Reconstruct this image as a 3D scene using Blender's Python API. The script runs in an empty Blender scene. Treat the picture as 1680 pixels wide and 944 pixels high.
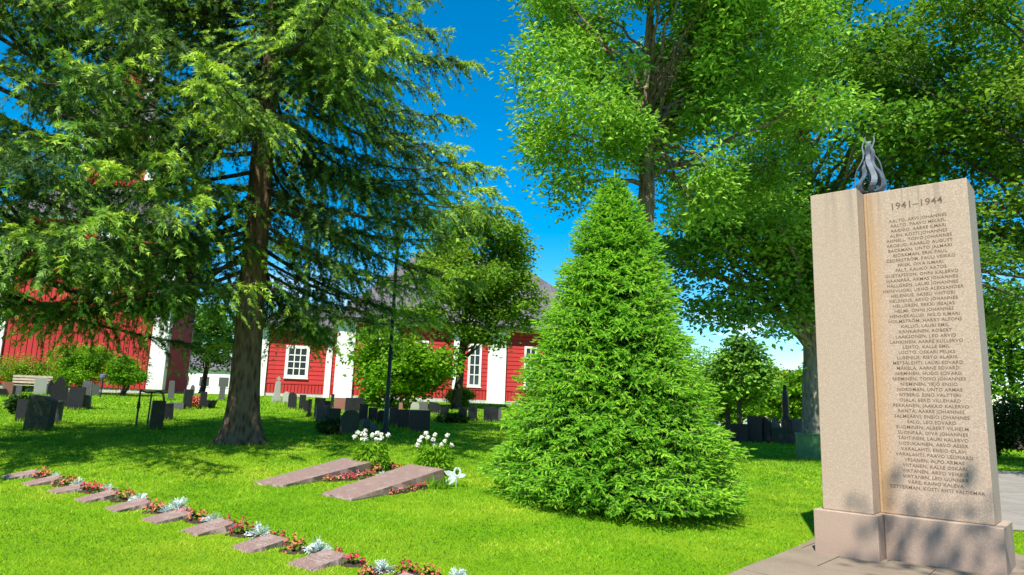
import bpy, math, random
import numpy as np
from mathutils import Matrix, Vector

# ------------------------------------------------------------------ camera, sky, sun, exposure
SC = bpy.context.scene
COL = SC.collection
F_PX, EYE = 1120.0, 1.55
PITCH = math.atan(195 / 1120.0) - math.radians(.057)
ROLL = math.radians(1.9 + .119)
cam_d = bpy.data.cameras.new('camera'); cam_o = bpy.data.objects.new('camera', cam_d); COL.objects.link(cam_o)
cam_d.sensor_width = 36.0; cam_d.lens = 36.0 * F_PX / 1680.0
cam_d.clip_start = .05; cam_d.clip_end = 2000
cam_o.matrix_world = (Matrix.Translation((0, 0, EYE)) @ Matrix.Rotation(math.pi / 2 + PITCH, 4, 'X')
                      @ Matrix.Rotation(ROLL, 4, 'Z'))
SC.camera = cam_o

SUN_AZ, SUN_EL = math.radians(18), math.radians(53)      # shadows run forward and 18 degrees to the right
W = bpy.data.worlds.new('World'); SC.world = W; W.use_nodes = True
nt = W.node_tree; nt.nodes.clear()
def wn(t, **k):
    n = nt.nodes.new(t)
    for a, b in k.items(): setattr(n, a, b)
    return n
sky = wn('ShaderNodeTexSky', sky_type='NISHITA'); sky.sun_disc = False
sky.sun_elevation = SUN_EL; sky.sun_rotation = math.pi + SUN_AZ
sky.air_density = 1.0; sky.dust_density = .2; sky.ozone_density = 3.0; sky.altitude = 100
hs = wn('ShaderNodeHueSaturation'); hs.inputs['Saturation'].default_value = 1.58; hs.inputs['Hue'].default_value = .492
hs.inputs['Value'].default_value = 1.0
tc = wn('ShaderNodeTexCoord'); sep = wn('ShaderNodeSeparateXYZ')
mp = wn('ShaderNodeMapping'); mp.inputs['Scale'].default_value = (1, 1, 3.2)
nz = wn('ShaderNodeTexNoise'); nz.inputs['Scale'].default_value = 5.5; nz.inputs['Detail'].default_value = 8; nz.inputs['Roughness'].default_value = .58
cr = wn('ShaderNodeValToRGB'); cr.color_ramp.elements[0].position = .54; cr.color_ramp.elements[1].position = .66
el = wn('ShaderNodeMapRange'); el.inputs[1].default_value = .19; el.inputs[2].default_value = .07
ml = wn('ShaderNodeMath', operation='MULTIPLY'); mx = wn('ShaderNodeMixRGB')
mx.inputs[2].default_value = (9, 9.6, 10.2, 1)
bg = wn('ShaderNodeBackground'); bg.inputs['Strength'].default_value = .116
wo = wn('ShaderNodeOutputWorld')
L = nt.links.new
L(sky.outputs[0], hs.inputs['Color']); L(tc.outputs['Generated'], sep.inputs[0]); L(tc.outputs['Generated'], mp.inputs[0])
L(mp.outputs[0], nz.inputs[0]); L(nz.outputs[0], cr.inputs[0]); L(sep.outputs[2], el.inputs[0])
L(cr.outputs[0], ml.inputs[0]); L(el.outputs[0], ml.inputs[1]); L(ml.outputs[0], mx.inputs[0])
L(hs.outputs[0], mx.inputs[1]); L(mx.outputs[0], bg.inputs[0]); L(bg.outputs[0], wo.inputs[0])

sd = bpy.data.lights.new('sun', 'SUN'); sd.energy = 4.8; sd.angle = math.radians(.53); sd.color = (1, .945, .85)
so = bpy.data.objects.new('sun', sd); COL.objects.link(so); so.location = (-6, -18, 30)
sdir = Vector((math.sin(SUN_AZ) * math.cos(SUN_EL), math.cos(SUN_AZ) * math.cos(SUN_EL), -math.sin(SUN_EL)))
so.rotation_euler = sdir.to_track_quat('-Z', 'Y').to_euler()
vs = SC.view_settings; vs.view_transform = 'Standard'; vs.look = 'None'; vs.exposure = .85; vs.gamma = 1; vs.use_curve_mapping = False
SC.cycles.max_bounces = 6; SC.cycles.transparent_max_bounces = 4

# ------------------------------------------------------------------ helpers
CM = np.array(cam_o.matrix_world.to_3x3())
def ray(px, py):
    d = CM @ np.array([(px - 840) / F_PX, -(py - 472) / F_PX, -1.0]); return d
def gz(x, y):
    x = np.asarray(x, float); y = np.asarray(y, float)
    yy = np.clip(y, -40, 60)
    g = .042 * np.log1p(np.exp((yy - 3) / 2)) * 2
    g = np.minimum(g, 1.6 - .0 * g)
    u = np.where(y > -2, x / (np.maximum(y, -2) + 3), np.sign(x))
    t = np.clip((u - .03) / .31, 0, 1); w = 1 - .88 * t * t * (3 - 2 * t)
    return g * w + .012 * np.sin(x * 1.3 + .5) * np.sin(y * .9)
def ground(px, py):
    d = ray(px, py); d = d / math.hypot(d[0], d[1])
    ts = np.concatenate([np.arange(1, 60, .02), np.arange(60, 300, .2)])
    hit = EYE + d[2] * ts < gz(d[0] * ts, d[1] * ts)
    t = ts[np.argmax(hit)] if hit.any() else 60.0
    return np.array([d[0] * t, d[1] * t, float(gz(d[0] * t, d[1] * t))])
def at(px, py, y):
    d = ray(px, py); t = y / d[1]; return np.array([d[0] * t, y, EYE + d[2] * t])
def gp(x, y, dz=0): return (x, y, float(gz(x, y)) + dz)

def tag(o, label=None, cat=None, group=None, kind=None):
    for k, v in (('label', label), ('category', cat), ('group', group), ('kind', kind)):
        if v: o[k] = v
    return o
def empty(name, loc, rz=0, label=None, cat=None, group=None):
    o = bpy.data.objects.new(name, None); COL.objects.link(o); o.location = tuple(float(v) for v in loc); o.rotation_euler = (0, 0, rz)
    o.empty_display_size = .2
    return tag(o, label, cat, group)
def link(name, me, parent=None, loc=None, rot=None):
    o = bpy.data.objects.new(name, me); COL.objects.link(o)
    if parent is not None: o.parent = parent
    if loc is not None: o.location = tuple(float(v) for v in loc)
    if rot is not None: o.rotation_euler = rot
    return o

class MB:
    """collects vertices and faces; build() makes ONE mesh"""
    def __init__(s): s.V = []; s.F = []; s.T = []; s.n = 0
    def add(s, V, F, t=0.5):
        V = np.asarray(V, float).reshape(-1, 3); F = np.asarray(F, int)
        s.V.append(V); s.F.append(F + s.n); s.n += len(V)
        s.T.append(np.full(len(V), t) if np.isscalar(t) else np.asarray(t, float))
        return s
    def box(s, x0, x1, y0, y1, z0, z1, t=.5):
        V = [(x0, y0, z0), (x1, y0, z0), (x1, y1, z0), (x0, y1, z0), (x0, y0, z1), (x1, y0, z1), (x1, y1, z1), (x0, y1, z1)]
        return s.add(V, [(3, 2, 1, 0), (4, 5, 6, 7), (0, 1, 5, 4), (1, 2, 6, 5), (2, 3, 7, 6), (3, 0, 4, 7)], t)
    def hexa(s, V, t=.5):
        return s.add(V, [(3, 2, 1, 0), (4, 5, 6, 7), (0, 1, 5, 4), (1, 2, 6, 5), (2, 3, 7, 6), (3, 0, 4, 7)], t)
    def tube(s, P, R, n=6, t=.5, jit=0, rng=None, cap=True):
        P = np.asarray(P, float); R = np.broadcast_to(np.asarray(R, float), (len(P),))
        T = np.gradient(P, axis=0); T /= np.linalg.norm(T, axis=1)[:, None] + 1e-9
        up = np.array([0, 0, 1.0]) if abs(T[0][2]) < .9 else np.array([1.0, 0, 0])
        A = np.cross(T, up); A /= np.linalg.norm(A, axis=1)[:, None] + 1e-9; B = np.cross(T, A)
        th = np.arange(n) / n * 2 * math.pi
        rr = R[:, None] * np.ones(n)
        if jit and rng is not None: rr = rr * (1 + jit * rng.normal(size=rr.shape))
        V = P[:, None] + rr[..., None] * (np.cos(th)[None, :, None] * A[:, None] + np.sin(th)[None, :, None] * B[:, None])
        m = len(P); i = np.arange(m - 1)[:, None] * n; j = np.arange(n)[None]; k = (j + 1) % n
        Fq = np.stack([i + j, i + k, i + n + k, i + n + j], -1).reshape(-1, 4)
        V = V.reshape(-1, 3); s.add(V, Fq, t)
        if cap:
            s.add([P[-1]] + list(V[-n:]), [(0, 1 + a, 1 + (a + 1) % n) for a in range(n)], t)
        return s
    def lathe(s, prof, n=16, c=(0, 0), t=.5):
        th = np.arange(n) / n * 2 * math.pi
        V = [(c[0] + r * math.cos(a), c[1] + r * math.sin(a), z) for r, z in prof for a in th]
        Fq = [(i * n + j, i * n + (j + 1) % n, (i + 1) * n + (j + 1) % n, (i + 1) * n + j) for i in range(len(prof) - 1) for j in range(n)]
        return s.add(V, Fq, t)
    def prism(s, pts, y0, y1, t=.5):
        """outline in x,z pushed along y"""
        n = len(pts); V = [(x, y0, z) for x, z in pts] + [(x, y1, z) for x, z in pts]
        s.add(V, [(i, (i + 1) % n, n + (i + 1) % n, n + i) for i in range(n)], t)
        cx = sum(p[0] for p in pts) / n; cz = sum(p[1] for p in pts) / n
        for y, sg in ((y0, 0), (y1, 1)):
            VV = [(cx, y, cz)] + [(x, y, z) for x, z in pts]
            s.add(VV, [((0, 1 + (i + 1) % n, 1 + i) if sg == 0 else (0, 1 + i, 1 + (i + 1) % n)) for i in range(n)], t)
        return s
    def mesh(s, name, mat, smooth=False):
        V = np.concatenate(s.V); me = bpy.data.meshes.new(name)
        li = np.concatenate([f.ravel() for f in s.F]); ct = np.concatenate([np.full(len(f), f.shape[1]) for f in s.F])
        me.vertices.add(len(V)); me.vertices.foreach_set('co', V.astype(np.float32).ravel())
        me.loops.add(len(li)); me.loops.foreach_set('vertex_index', li.astype(np.int32))
        me.polygons.add(len(ct)); st = np.concatenate([[0], np.cumsum(ct)[:-1]])
        me.polygons.foreach_set('loop_start', st.astype(np.int32)); 
        me.polygons.foreach_set('loop_total', ct.astype(np.int32))
        me.polygons.foreach_set('use_smooth', np.full(len(ct), smooth))
        a = me.attributes.new('tint', 'FLOAT', 'POINT'); a.data.foreach_set('value', np.concatenate(s.T).astype(np.float32))
        me.update(calc_edges=True); me.materials.append(mat)
        return me
    def build(s, name, mat, parent=None, smooth=False, loc=None, rot=None):
        return link(name, s.mesh(name, mat, smooth), parent, loc, rot)

def bevel(o, w=.01, seg=2):
    m = o.modifiers.new('bevel', 'BEVEL'); m.width = w; m.segments = seg; m.limit_method = 'ANGLE'; return o

# ------------------------------------------------------------------ materials
class NT:
    def __init__(s, name):
        s.m = bpy.data.materials.new(name); s.m.use_nodes = True; s.t = s.m.node_tree; s.t.nodes.clear()
        s.out = s.n('ShaderNodeOutputMaterial')
    def n(s, t, **k):
        x = s.t.nodes.new(t)
        for a, b in k.items():
            if a.startswith('i_'): x.inputs[a[2:].replace('_', ' ')].default_value = b
            else: setattr(x, a, b)
        return x
    def l(s, a, b): s.t.links.new(a, b)
    def ramp(s, src, stops):
        r = s.n('ShaderNodeValToRGB'); e = r.color_ramp.elements
        while len(e) < len(stops): e.new(.5)
        for el_, (p, c) in zip(e, stops): el_.position = p; el_.color = (*c, 1) if len(c) == 3 else c
        s.l(src, r.inputs[0]); return r.outputs[0]
    def noise(s, scale, detail=4, rough=.55, vec=None, obj=True):
        x = s.n('ShaderNodeTexNoise'); x.inputs['Scale'].default_value = scale; x.inputs['Detail'].default_value = detail; x.inputs['Roughness'].default_value = rough
        if vec is None:
            c = s.n('ShaderNodeTexCoord'); vec = c.outputs['Object']
        s.l(vec, x.inputs['Vector']); return x.outputs['Fac']
    def mixc(s, f, a, b, mode='MIX'):
        x = s.n('ShaderNodeMixRGB', blend_type=mode)
        for i, v in enumerate((f, a, b)):
            if hasattr(v, 'is_linked') or hasattr(v, 'links'): s.l(v, x.inputs[i])
            elif isinstance(v, (int, float)): x.inputs[i].default_value = v
            else: x.inputs[i].default_value = (*v, 1)
        return x.outputs[0]
    def math(s, op, a, b=None, clamp=False):
        x = s.n('ShaderNodeMath', operation=op); x.use_clamp = clamp
        for i, v in enumerate((a, b)):
            if v is None: continue
            if isinstance(v, (int, float)): x.inputs[i].default_value = v
            else: s.l(v, x.inputs[i])
        return x.outputs[0]
    def bsdf(s, col, rough=.7, spec=.3, metal=0, bump=None, bstr=.3, bdist=.01):
        b = s.n('ShaderNodeBsdfPrincipled'); b.inputs['Roughness'].default_value = rough
        b.inputs['Specular IOR Level'].default_value = spec; b.inputs['Metallic'].default_value = metal
        if isinstance(col, (tuple, list)): b.inputs['Base Color'].default_value = (*col, 1)
        else: s.l(col, b.inputs['Base Color'])
        if bump is not None:
            bp = s.n('ShaderNodeBump'); bp.inputs['Strength'].default_value = bstr; bp.inputs['Distance'].default_value = bdist
            s.l(bump, bp.inputs['Height']); s.l(bp.outputs[0], b.inputs['Normal'])
        return b
    def done(s, sh): s.l(sh.outputs[0], s.out.inputs['Surface']); return s.m

def foliage(name, stops, trans=.35, rough=.5, spec=.16, wob=.25):
    k = NT(name); a = k.n('ShaderNodeAttribute', attribute_name='tint')
    nz = k.noise(1.1, 3); f = k.math('ADD', a.outputs['Fac'], k.math('MULTIPLY', k.math('SUBTRACT', nz, .5), wob), True)
    c = k.ramp(f, stops)
    b = k.bsdf(c, rough, spec)
    tr = k.n('ShaderNodeBsdfTranslucent'); c2 = k.mixc(1.0, c, (1.0, 1.0, .5), 'MULTIPLY'); k.l(c2, tr.inputs[0])
    m = k.n('ShaderNodeMixShader'); m.inputs[0].default_value = trans
    k.l(b.outputs[0], m.inputs[1]); k.l(tr.outputs[0], m.inputs[2])
    return k.done(m)
def plain(name, col, rough=.7, spec=.3, metal=0, var=.25, scale=6, bump=.0):
    k = NT(name); nz = k.noise(scale, 6, .6)
    d = tuple(c * (1 - var) for c in col); u = tuple(min(1, c * (1 + var)) for c in col)
    c = k.ramp(nz, [(.3, d), (.7, u)])
    return k.done(k.bsdf(c, rough, spec, metal, nz if bump else None, bump, .02))
def stone(name, c0, c1, grain=170, rough=.6, lichen=None, spec=.35):
    k = NT(name); g = k.noise(grain, 2, .7); b = k.noise(3.1, 5)
    c = k.ramp(g, [(.34, tuple(v * .55 for v in c0)), (.47, c0), (.60, c1), (.70, tuple(min(1, v * 1.3) for v in c1))])
    c = k.mixc(k.math('MULTIPLY', b, .5), c, tuple(v * .72 for v in c0))
    if lichen: c = k.mixc(k.ramp(k.noise(7, 7, .68), [(.52, (0, 0, 0)), (.66, (.75,) * 3)]), c, lichen)
    return k.done(k.bsdf(c, rough, spec, 0, g, .25, .004))

M = {}
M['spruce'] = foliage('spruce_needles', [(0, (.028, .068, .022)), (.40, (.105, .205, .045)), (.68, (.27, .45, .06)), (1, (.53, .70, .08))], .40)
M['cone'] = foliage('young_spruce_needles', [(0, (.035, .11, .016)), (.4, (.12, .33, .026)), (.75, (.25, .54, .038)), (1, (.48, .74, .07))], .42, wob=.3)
M['ash'] = foliage('ash_leaves', [(0, (.07, .18, .025)), (.5, (.19, .41, .04)), (1, (.38, .62, .08))], .36)
M['maple'] = foliage('maple_leaves', [(0, (.05, .13, .022)), (.5, (.14, .32, .035)), (1, (.31, .55, .07))], .34)
M['linden'] = foliage('linden_leaves', [(0, (.06, .14, .02)), (.5, (.16, .32, .03)), (1, (.32, .48, .05))], .5)
M['bush'] = foliage('bush_leaves', [(0, (.06, .16, .010)), (.5, (.16, .37, .014)), (1, (.31, .52, .026))], .5)
M['yellow_bush'] = foliage('spirea_leaves', [(0, (.08, .16, .012)), (.5, (.21, .36, .018)), (1, (.40, .50, .04))], .38)
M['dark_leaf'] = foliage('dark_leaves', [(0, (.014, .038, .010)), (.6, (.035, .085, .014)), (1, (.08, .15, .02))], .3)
M['grass'] = foliage('grass_blades', [(0, (.055, .155, .012)), (.40, (.175, .37, .018)), (.70, (.32, .50, .028)), (.88, (.46, .55, .04)), (1, (.53, .48, .10))], .30, .6, .08, .9)
M['begonia_leaf'] = foliage('begonia_leaves', [(0, (.05, .035, .012)), (.5, (.07, .12, .016)), (1, (.16, .24, .03))], .25)
M['silver'] = foliage('silver_leaves', [(0, (.34, .42, .44)), (.5, (.52, .60, .60)), (1, (.72, .76, .74))], .15, .7, .1, .2)
M['fl_red'] = plain('red_petals', (.55, .05, .075), .6, .2, var=.35, scale=40)
M['fl_pink'] = plain('pink_petals', (.66, .20, .22), .6, .2, var=.35, scale=40)
M['fl_orange'] = plain('orange_petals', (.62, .17, .09), .6, .2, var=.35, scale=40)
M['fl_white'] = plain('white_petals', (.74, .72, .62), .6, .2, var=.12, scale=40)
M['white_plastic'] = plain('white_ornament', (.50, .54, .55), .5, .3, var=.2, scale=25)
M['iron'] = plain('dark_iron', (.022, .022, .026), .5, .4, var=.3)
M['green_box'] = plain('green_paint', (.05, .15, .05), .5, .35, var=.2)
M['soil'] = plain('soil', (.07, .045, .03), .95, .1, var=.4, scale=30, bump=.5)

def bark(name, c0, c1, sc=4, lich=None):
    k = NT(name); t = k.n('ShaderNodeTexCoord'); m = k.n('ShaderNodeMapping'); m.inputs['Scale'].default_value = (1, 1, .28); k.l(t.outputs['Object'], m.inputs[0])
    v = k.n('ShaderNodeTexVoronoi'); v.inputs['Scale'].default_value = sc * 3.2; k.l(m.outputs[0], v.inputs['Vector'])
    nz = k.noise(sc * 2.2, 7, .65, m.outputs[0])
    h = k.math('ADD', k.math('MULTIPLY', v.outputs['Distance'], .7), nz)
    c = k.ramp(h, [(.45, c0), (.95, c1)])
    if lich: c = k.mixc(k.ramp(k.noise(2.2, 6), [(.5, (0, 0, 0)), (.68, (.8,) * 3)]), c, lich)
    return k.done(k.bsdf(c, .9, .15, 0, h, .9, .05))
M['bark'] = bark('spruce_bark', (.028, .018, .012), (.175, .112, .07))
M['bark_grey'] = bark('grey_bark', (.06, .052, .042), (.27, .235, .19), 3, (.16, .17, .10))
M['bark_brown'] = bark('brown_bark', (.04, .03, .022), (.20, .145, .10), 3.2)
M['bark_dark'] = bark('dark_bark', (.022, .018, .015), (.075, .062, .05), 4)

M['grave_dark'] = stone('black_granite', (.012, .012, .014), (.034, .034, .038), 90, .4, None, .3)
M['grave_grey'] = stone('grey_granite', (.07, .07, .068), (.16, .16, .155), 90, .6)
M['grave_green'] = stone('mossy_stone', (.035, .036, .027), (.085, .085, .062), 60, .8, (.07, .085, .035))
M['grave_pale'] = stone('pale_stone', (.30, .30, .26), (.48, .47, .42), 60, .8, (.30, .34, .20))
M['grave_red'] = stone('red_granite', (.22, .09, .065), (.36, .17, .13), 90, .6)
M['slab'] = stone('red_slab_granite', (.23, .145, .12), (.40, .275, .235), 100, .5, (.36, .27, .235))
M['slab_side'] = M['slab']

def m_granite():
    k = NT('monument_granite'); t = k.n('ShaderNodeTexCoord'); P_ = t.outputs['Object']; sp = k.n('ShaderNodeSeparateXYZ'); k.l(P_, sp.inputs[0])
    X, Y, Z = sp.outputs
    g = k.noise(75, 4, .85, P_); g2 = k.noise(28, 3, .6, P_)
    c = k.ramp(g, [(.32, (.09, .055, .042)), (.42, (.31, .232, .168)), (.56, (.43, .33, .24)), (.70, (.64, .53, .42))])
    c = k.mixc(k.ramp(g2, [(.35, (.5,) * 3), (.6, (0, 0, 0))]), c, (.36, .225, .165))
    b = k.noise(1.4, 5, .6, P_); c = k.mixc(k.math('MULTIPLY', b, .28), c, (.40, .31, .24))
    # rust streak that runs down the panel beside the step
    st = k.n('ShaderNodeMapping'); st.inputs['Scale'].default_value = (14, 14, .35); k.l(P_, st.inputs[0])
    sn = k.noise(1, 4, .6, st.outputs[0])
    rx = k.math('MULTIPLY', k.math('SUBTRACT', 1, k.math('MULTIPLY', k.math('ABSOLUTE', k.math('SUBTRACT', X, .64)), 5.5), True), k.math('GREATER_THAN', Y, .355))
    c = k.mixc(k.math('MULTIPLY', k.math('MULTIPLY', rx, k.math('ADD', sn, .2)), .8, True), c, (.36, .21, .07))
    rl = k.math('SUBTRACT', 1, k.math('MULTIPLY', k.math('ABSOLUTE', k.math('ADD', k.math('SUBTRACT', X, .66), k.math('MULTIPLY', sn, .03))), 110), True)
    c = k.mixc(k.math('MULTIPLY', k.math('MULTIPLY', rl, k.math('GREATER_THAN', Y, .355)), .6), c, (.20, .09, .02))
    # grey runs below the top edge
    tz = k.math('MULTIPLY', k.math('SUBTRACT', Z, 3.35), 1.25, True)
    c = k.mixc(k.math('MULTIPLY', k.math('MULTIPLY', tz, k.ramp(sn, [(.48, (0, 0, 0)), (.7, (1, 1, 1))])), .6), c, (.19, .15, .12))
    # green copper specks and mottled darkening towards the foot
    sp2 = k.ramp(k.noise(11, 5, .7, P_), [(.66, (0, 0, 0)), (.72, (1, 1, 1))])
    c = k.mixc(k.math('MULTIPLY', sp2, k.math('MULTIPLY', k.math('SUBTRACT', Z, 3.8), 1.2, True)), c, (.22, .42, .30))
    fz = k.math('SUBTRACT', 1, k.math('MULTIPLY', Z, 3.2), True)
    c = k.mixc(k.math('MULTIPLY', k.math('MULTIPLY', fz, k.noise(5, 6, .65, P_)), .8), c, (.17, .12, .10))
    bz = k.math('GREATER_THAN', .505, Z); c = k.mixc(k.math('MULTIPLY', bz, .42), c, (.30, .20, .155))
    return k.done(k.bsdf(c, .62, .35, 0, g, .35, .004))
M['granite'] = m_granite()
M['engraved'] = plain('engraved_letters', (.15, .10, .07), .9, .1, var=.25, scale=30)
M['flame'] = plain('grey_metal', (.10, .12, .15), .62, .35, .05, .35, 14)

def m_ground():
    k = NT('lawn_soil'); n1 = k.noise(.55, 5); n2 = k.noise(60, 3, .7)
    c = k.ramp(n2, [(.3, (.06, .15, .003)), (.7, (.20, .42, .006))])
    c = k.mixc(k.ramp(n1, [(.42, (0, 0, 0)), (.72, (.55,) * 3)]), c, (.33, .38, .02))
    return k.done(k.bsdf(c, .95, .04, 0, n2, .8, .03))
M['ground'] = m_ground()
def m_conc(name, c0, c1):
    k = NT(name); g = k.noise(140, 3, .7); b = k.noise(1.7, 6, .6)
    c = k.ramp(g, [(.3, tuple(v * .6 for v in c0)), (.5, c0), (.72, c1)])
    c = k.mixc(k.ramp(b, [(.38, (0, 0, 0)), (.7, (.6,) * 3)]), c, tuple(v * .62 for v in c0))
    return k.done(k.bsdf(c, .9, .2, 0, g, .4, .006))
M['paving'] = m_conc('paving_concrete', (.25, .195, .14), (.37, .305, .225))
M['paving2'] = m_conc('path_concrete', (.28, .25, .21), (.40, .36, .31))
M['joint'] = m_conc('joint_sand', (.10, .09, .06), (.16, .15, .10))

def m_paint(name, c, wear=.2):
    k = NT(name); n1 = k.noise(2.2, 7, .65); n2 = k.noise(30, 3)
    d = tuple(v * (1 - wear) for v in c)
    cc = k.ramp(n1, [(.35, d), (.65, c)])
    oi = k.n('ShaderNodeObjectInfo'); cc = k.mixc(k.math('MULTIPLY', oi.outputs['Random'], .18), cc, tuple(v * .66 for v in c))
    return k.done(k.bsdf(cc, .75, .25, 0, n2, .2, .005))
M['red'] = m_paint('falu_red_paint', (.48, .036, .034))
M['red_gap'] = m_paint('board_gap_red', (.10, .012, .012))
M['white'] = m_paint('white_paint', (.76, .75, .71), .06)
M['glass'] = plain('window_glass', (.03, .04, .045), .08, .6, var=.2)
def m_roof():
    k = NT('slate_roof'); n1 = k.noise(1.1, 6, .6); t = k.n('ShaderNodeTexCoord'); w = k.n('ShaderNodeTexWave'); w.bands_direction = 'X'
    w.inputs['Scale'].default_value = 1.2; k.l(t.outputs['Object'], w.inputs['Vector'])
    c = k.ramp(n1, [(.3, (.075, .068, .075)), (.7, (.145, .13, .14))])
    return k.done(k.bsdf(c, .7, .3, 0, w.outputs['Fac'], .4, .05))
M['roof'] = m_roof()
M['plinth'] = stone('plinth_stone', (.42, .41, .39), (.6, .59, .56), 20, .8)
M['bench_wood'] = plain('weathered_bench_wood', (.42, .33, .25), .8, .2, var=.2)
M['house_white'] = m_paint('white_render', (.72, .71, .68), .08)

# ------------------------------------------------------------------ ground, apron, path
def grid_axis(lo, hi, fine_lo, fine_hi, step):
    a = list(np.arange(fine_lo, fine_hi + 1e-6, step)); v = step
    while a[-1] < hi: v *= 1.35; a.append(a[-1] + v)
    v = step
    while a[0] > lo: v *= 1.35; a.insert(0, a[0] - v)
    return np.array(a)
gx = grid_axis(-600, 600, -30, 30, .5); gy = grid_axis(-200, 900, -3, 50, .5)
GX, GY = np.meshgrid(gx, gy); GZ = gz(GX, GY)
nx, ny = len(gx), len(gy)
ii = (np.arange(ny - 1)[:, None] * nx + np.arange(nx - 1)[None]).ravel()
b = MB().add(np.stack([GX, GY, GZ], -1).reshape(-1, 3), np.stack([ii, ii + 1, ii + nx + 1, ii + nx], -1))
tag(b.build('ground', M['ground'], smooth=True), kind='structure')

def in_poly(poly, x, y):
    x = np.asarray(x); y = np.asarray(y); c = np.zeros(x.shape, bool); n = len(poly)
    for i in range(n):
        (x0, y0), (x1, y1) = poly[i], poly[(i + 1) % n]
        with np.errstate(divide='ignore', invalid='ignore'):
            k = ((y0 > y) != (y1 > y)) & (x < (x1 - x0) * (y - y0) / (y1 - y0 + 1e-12) + x0)
        c ^= k
    return c
APRON = [(-5.0, -2.4), (4.25, 9.4), (5.9, 8.32), (8.2, 6.9), (15, 2.5), (15, -2.4)]
PATH = [(6.9, 10.15), (34, 9.2), (34, 22.6), (9.6, 20.9)]
def clip(poly, cell):
    """Sutherland-Hodgman, cell = convex quad (ccw)"""
    out = poly
    for i in range(len(cell)):
        a, b_ = cell[i], cell[(i + 1) % len(cell)]; inp = out; out = []
        f = lambda p: (b_[0] - a[0]) * (p[1] - a[1]) - (b_[1] - a[1]) * (p[0] - a[0])
        for j in range(len(inp)):
            p, q = inp[j], inp[(j + 1) % len(inp)]; fp, fq = f(p), f(q)
            if fp >= 0: out.append(p)
            if fp * fq < 0:
                t = fp / (fp - fq); out.append((p[0] + (q[0] - p[0]) * t, p[1] + (q[1] - p[1]) * t))
        if not out: return out
    return out
def paving(name, poly, ang, sx, sy, mat, seed, lift, keep):
    rng = np.random.default_rng(seed)
    xs = [p[0] for p in poly]; ys = [p[1] for p in poly]
    n = len(poly); cx = np.mean(xs); cy = np.mean(ys)
    ca, sa = math.cos(ang), math.sin(ang)
    bed = MB()
    pieces = []
    L_ = 45
    for i in range(-int(L_ / sx), int(L_ / sx)):
        for j in range(-int(L_ / sy), int(L_ / sy)):
            o = .5 * sx * (j % 2); g = .007
            c = [(i * sx + o + g, j * sy + g), ((i + 1) * sx + o - g, j * sy + g), ((i + 1) * sx + o - g, (j + 1) * sy - g), (i * sx + o + g, (j + 1) * sy - g)]
            c = [(cx + ca * x - sa * y, cy + sa * x + ca * y) for x, y in c]
            if max(p[0] for p in c) < min(xs) or min(p[0] for p in c) > max(xs) or max(p[1] for p in c) < min(ys) or min(p[1] for p in c) > max(ys): continue
            q = clip(poly, c)
            if len(q) >= 3: pieces.append(q)
    # bed sheet under the slabs
    root = None
    bedm = MB()
    for q in pieces:
        bx = np.mean([p[0] for p in q]); by = np.mean([p[1] for p in q])
        V = [(bx + (p[0] - bx) * 1.03, by + (p[1] - by) * 1.03, float(gz(*p)) + lift - .012) for p in q]
        bedm.add([(bx, by, float(gz(bx, by)) + lift - .012)] + V, [(0, 1 + a, 1 + (a + 1) % len(q)) for a in range(len(q))])
    root = tag(bedm.build(name, M['joint']), kind='structure')
    rest = MB(); nrest = 0
    for q in pieces:
        bx = np.mean([p[0] for p in q]); by = np.mean([p[1] for p in q]); dz = rng.uniform(-.003, .004)
        k = len(q); T = [(p[0], p[1], float(gz(*p)) + lift + dz) for p in q]; B = [(x, y, z - .06) for x, y, z in T]
        mb = MB() if keep(bx, by) else rest
        mb.add([(bx, by, float(gz(bx, by)) + lift + dz)] + T, [(0, 1 + a, 1 + (a + 1) % k) for a in range(k)], rng.uniform())
        mb.add(T + B, [(a, k + a, k + (a + 1) % k, (a + 1) % k) for a in range(k)])
        if mb is not rest: mb.build('paving_slab', mat, root)
        else: nrest += 1
    if nrest: tag(rest.build('paving_slabs_beyond_view', mat, root), kind='stuff')
    return root
paving('monument_forecourt', APRON[::1][::-1] if False else APRON, -.726, .9, .9, M['paving'], 3, .022, lambda x, y: y > 4.2 and x > .5 and x < .8 * y + 1.2)
paving('path', PATH, -.03, 1.0, 1.0, M['paving2'], 4, .03, lambda x, y: x < .86 * y + 1.0)

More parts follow.
